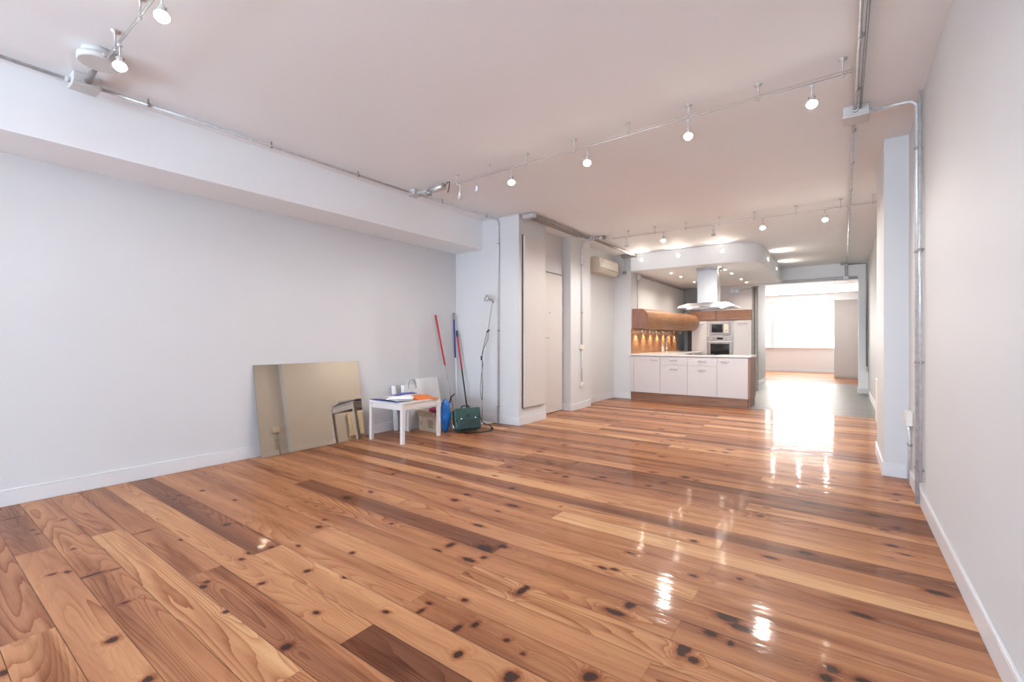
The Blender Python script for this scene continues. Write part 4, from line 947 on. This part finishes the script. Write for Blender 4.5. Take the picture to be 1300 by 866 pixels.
# green briefcase leaning back, with dark strap
bc = empty('briefcase', (-4.03, 4.545, 0), math.radians(66)); tag(bc, 'dark green satchel briefcase with black shoulder strap on the floor', 'briefcase')
TL = Matrix.Rotation(math.radians(-14), 4, 'X')      # leans backwards (local -y is front)
def bx(x0, x1, y0, y1, z0, z1, bev=.01): return MB().box(x0, x1, y0, y1, z0, z1, TL, bev)
bx(-.18, .18, -.05, .065, .014, .30, .025).build('body', 'green_leather', bc)
bx(-.165, .165, -.105, -.052, .016, .165, .02).build('front_pocket', 'green_dark', bc)
fl = bx(-.185, .185, -.068, -.052, .135, .305, .008).build('flap', 'green_leather', bc)
for x in (-.10, .105): bx(x - .012, x + .012, -.078, -.0685, .150, .175, .003).build('buckle', 'chrome', fl)
bx(-.022, .022, -.076, -.0685, .185, .225, .004).build('clasp', 'black_plastic', fl)
MB().tube([TL @ Vector(p) for p in [(-.06, 0, .298), (-.055, 0, .328), (-.03, 0, .342), (.03, 0, .342), (.055, 0, .328), (.06, 0, .298)]], .010, 10).build('carrying_handle', 'black_plastic', bc)
def ribbon(pts, w_, t_, name, m, parent):
    P = [Vector(p) for p in pts]; b_ = MB(); vs = []
    for i, p in enumerate(P):
        tt = (P[min(i + 1, len(P) - 1)] - P[max(i - 1, 0)]).normalized(); sd_ = tt.cross(Vector((0, 0, 1)))
        if sd_.length < .2: sd_ = Vector((0, 1, 0))
        sd_.normalize(); nn_ = sd_.cross(tt).normalized()
        vs += [p + sd_ * w_ + nn_ * t_, p - sd_ * w_ + nn_ * t_, p - sd_ * w_ - nn_ * t_, p + sd_ * w_ - nn_ * t_]
    n_ = len(P)
    fs = [(i * 4 + k, i * 4 + (k + 1) % 4, (i + 1) * 4 + (k + 1) % 4, (i + 1) * 4 + k) for i in range(n_ - 1) for k in range(4)] + [(3, 2, 1, 0), tuple((n_ - 1) * 4 + k for k in range(4))]
    return b_.add(vs, fs, True).build(name, m, parent)
st = rounded([(.16, -.02, .20), (.21, -.04, .10), (.235, -.07, .085), (.285, -.10, .07), (.31, -.12, .03), (.28, -.15, .010), (.16, -.17, .008), (0, -.15, .008), (-.10, -.13, .010)], .05, 4)
ribbon(st, .018, .0035, 'shoulder_strap', 'black_fabric', bc)
MB().tube([TL @ Vector(p) for p in [(-.188, -.02, .12), (-.215, -.03, .10), (-.205, -.04, .06), (-.19, -.05, .045)]], .006, 8).build('strap_ring', 'chrome', bc)

# ------------------------------------------------------------------ broom sticks in the corner
def stick(label, segs, name='broom_handle', cat='broom handle'):
    e = empty(name, segs[0][0]); tag(e, label, cat); o0 = Vector(segs[0][0])
    for a, b_, r, m, pn_ in segs: MB().tube([Vector(a) - o0, Vector(b_) - o0], r, 12).build(pn_, m, e)
    return e
def lerp(a, b_, t_): return tuple(a[i] + (b_[i] - a[i]) * t_ for i in range(3))
a, c_ = (-4.66, 4.98, .014), (-4.898, 4.808, 1.585)
stick('red-handled broom stick leaning on the left wall behind the blue bag', [(lerp(a, c_, 0), lerp(a, c_, .525), .010, 'grey_rod', 'lower_rod'), (lerp(a, c_, .526), c_, .0135, 'red_handle', 'grip')])
a, c_ = (-4.79, 5.17, .012), (-4.895, 5.195, 1.64)
stick('blue-handled mop stick standing nearly upright in the room corner', [(lerp(a, c_, 0), lerp(a, c_, .57), .008, 'white_rod', 'lower_rod'), (lerp(a, c_, .571), lerp(a, c_, .93), .013, 'blue_handle', 'grip'), (lerp(a, c_, .931), c_, .0145, 'grey_rod', 'cap')])
a, c_ = (-4.50, 5.10, .012), (-4.852, 5.215, 1.36)
stick('red and black broom stick leaning against the blue one in the corner', [(lerp(a, c_, 0), lerp(a, c_, .56), .0115, 'black_rod', 'lower_rod'), (lerp(a, c_, .561), lerp(a, c_, .93), .0135, 'red_handle', 'grip'), (lerp(a, c_, .931), c_, .015, 'dark_green', 'cap')])
e = empty('hand_brush', (-4.52, 4.72, .0)); tag(e, 'black hand brush with its handle poking up behind the table', 'brush')
MB().tube([(-.03, -.02, .20), (.02, .0, .40), (.075, .02, .455)], [.010, .010, .008], 10).build('handle', 'black_plastic', e)
MB().box(-.06, .0, -.05, .02, .0, .20, bev=.012).build('bristle_head', 'black_plastic', e)

# ------------------------------------------------------------------ floor lamp
fl = empty('floor_lamp', (-4.262, 5.12, 0)); tag(fl, 'slim floor lamp with a small round head against the white pier wall', 'floor lamp')
MB().box(-.115, .145, -.09, .09, 0, .018, bev=.006).build('base', 'marble', fl)
MB().tube([(0, 0, .018), (.008, 0, .36)], .0105, 10).build('lower_pole', 'grey_rod', fl)
MB().tube([(.008, 0, .361), (.02, .02, .8), (.088, .03, 1.35)], .0045, 8).build('pole', 'galvanised', fl)
MB().tube([(.07, .03, 1.33), (.11, .03, 1.36)], .014, 10).build('joint', 'black_plastic', fl)
MB().tube([(.09, .03, 1.36), (.175, .03, 1.77)], .0045, 8).build('upper_pole', 'grey_rod', fl)
MB().tube([(.19, .03, 1.755), (.165, .03, 1.785), (.13, .02, 1.80)], .013, 10).build('arm', 'galvanised_dark', fl)
M = Matrix.Translation((.095, .0, 1.815)) @ Matrix.Rotation(math.radians(70), 4, 'X') @ Matrix.Rotation(math.radians(-25), 4, 'Y')
MB().lathe([(.012, -.03), (.03, -.022), (.052, .0), (.056, .022), (.052, .022), (.026, -.012)], M, 24).build('lamp_shade', 'steel_pale', fl)
MB().lathe([(.012, -.015), (.02, .004), (.012, .016)], M, 14).build('bulb', 'lamp_glass', fl)
MB().tube([(.105, .02, 1.35), (.115, .0, 1.22), (.05, -.02, 1.10), (.015, -.02, .96), (.035, -.02, .86), (.005, -.02, .70), (-.012, -.02, .5), (-.01, -.01, .40), (.008, -.012, .345)], .0045, 8).build('cable', 'cable', fl)
MB().tube([(.088, .01, 1.34), (.06, -.01, 1.18), (.02, -.02, 1.02), (.02, -.02, .88), (.018, -.02, .65), (.026, -.02, .45), (.012, -.012, .345)], .0045, 8).build('cable', 'cable', fl)
MB().box(.0, .022, -.035, -.012, .92, .985, bev=.004).build('switch', 'black_plastic', fl)
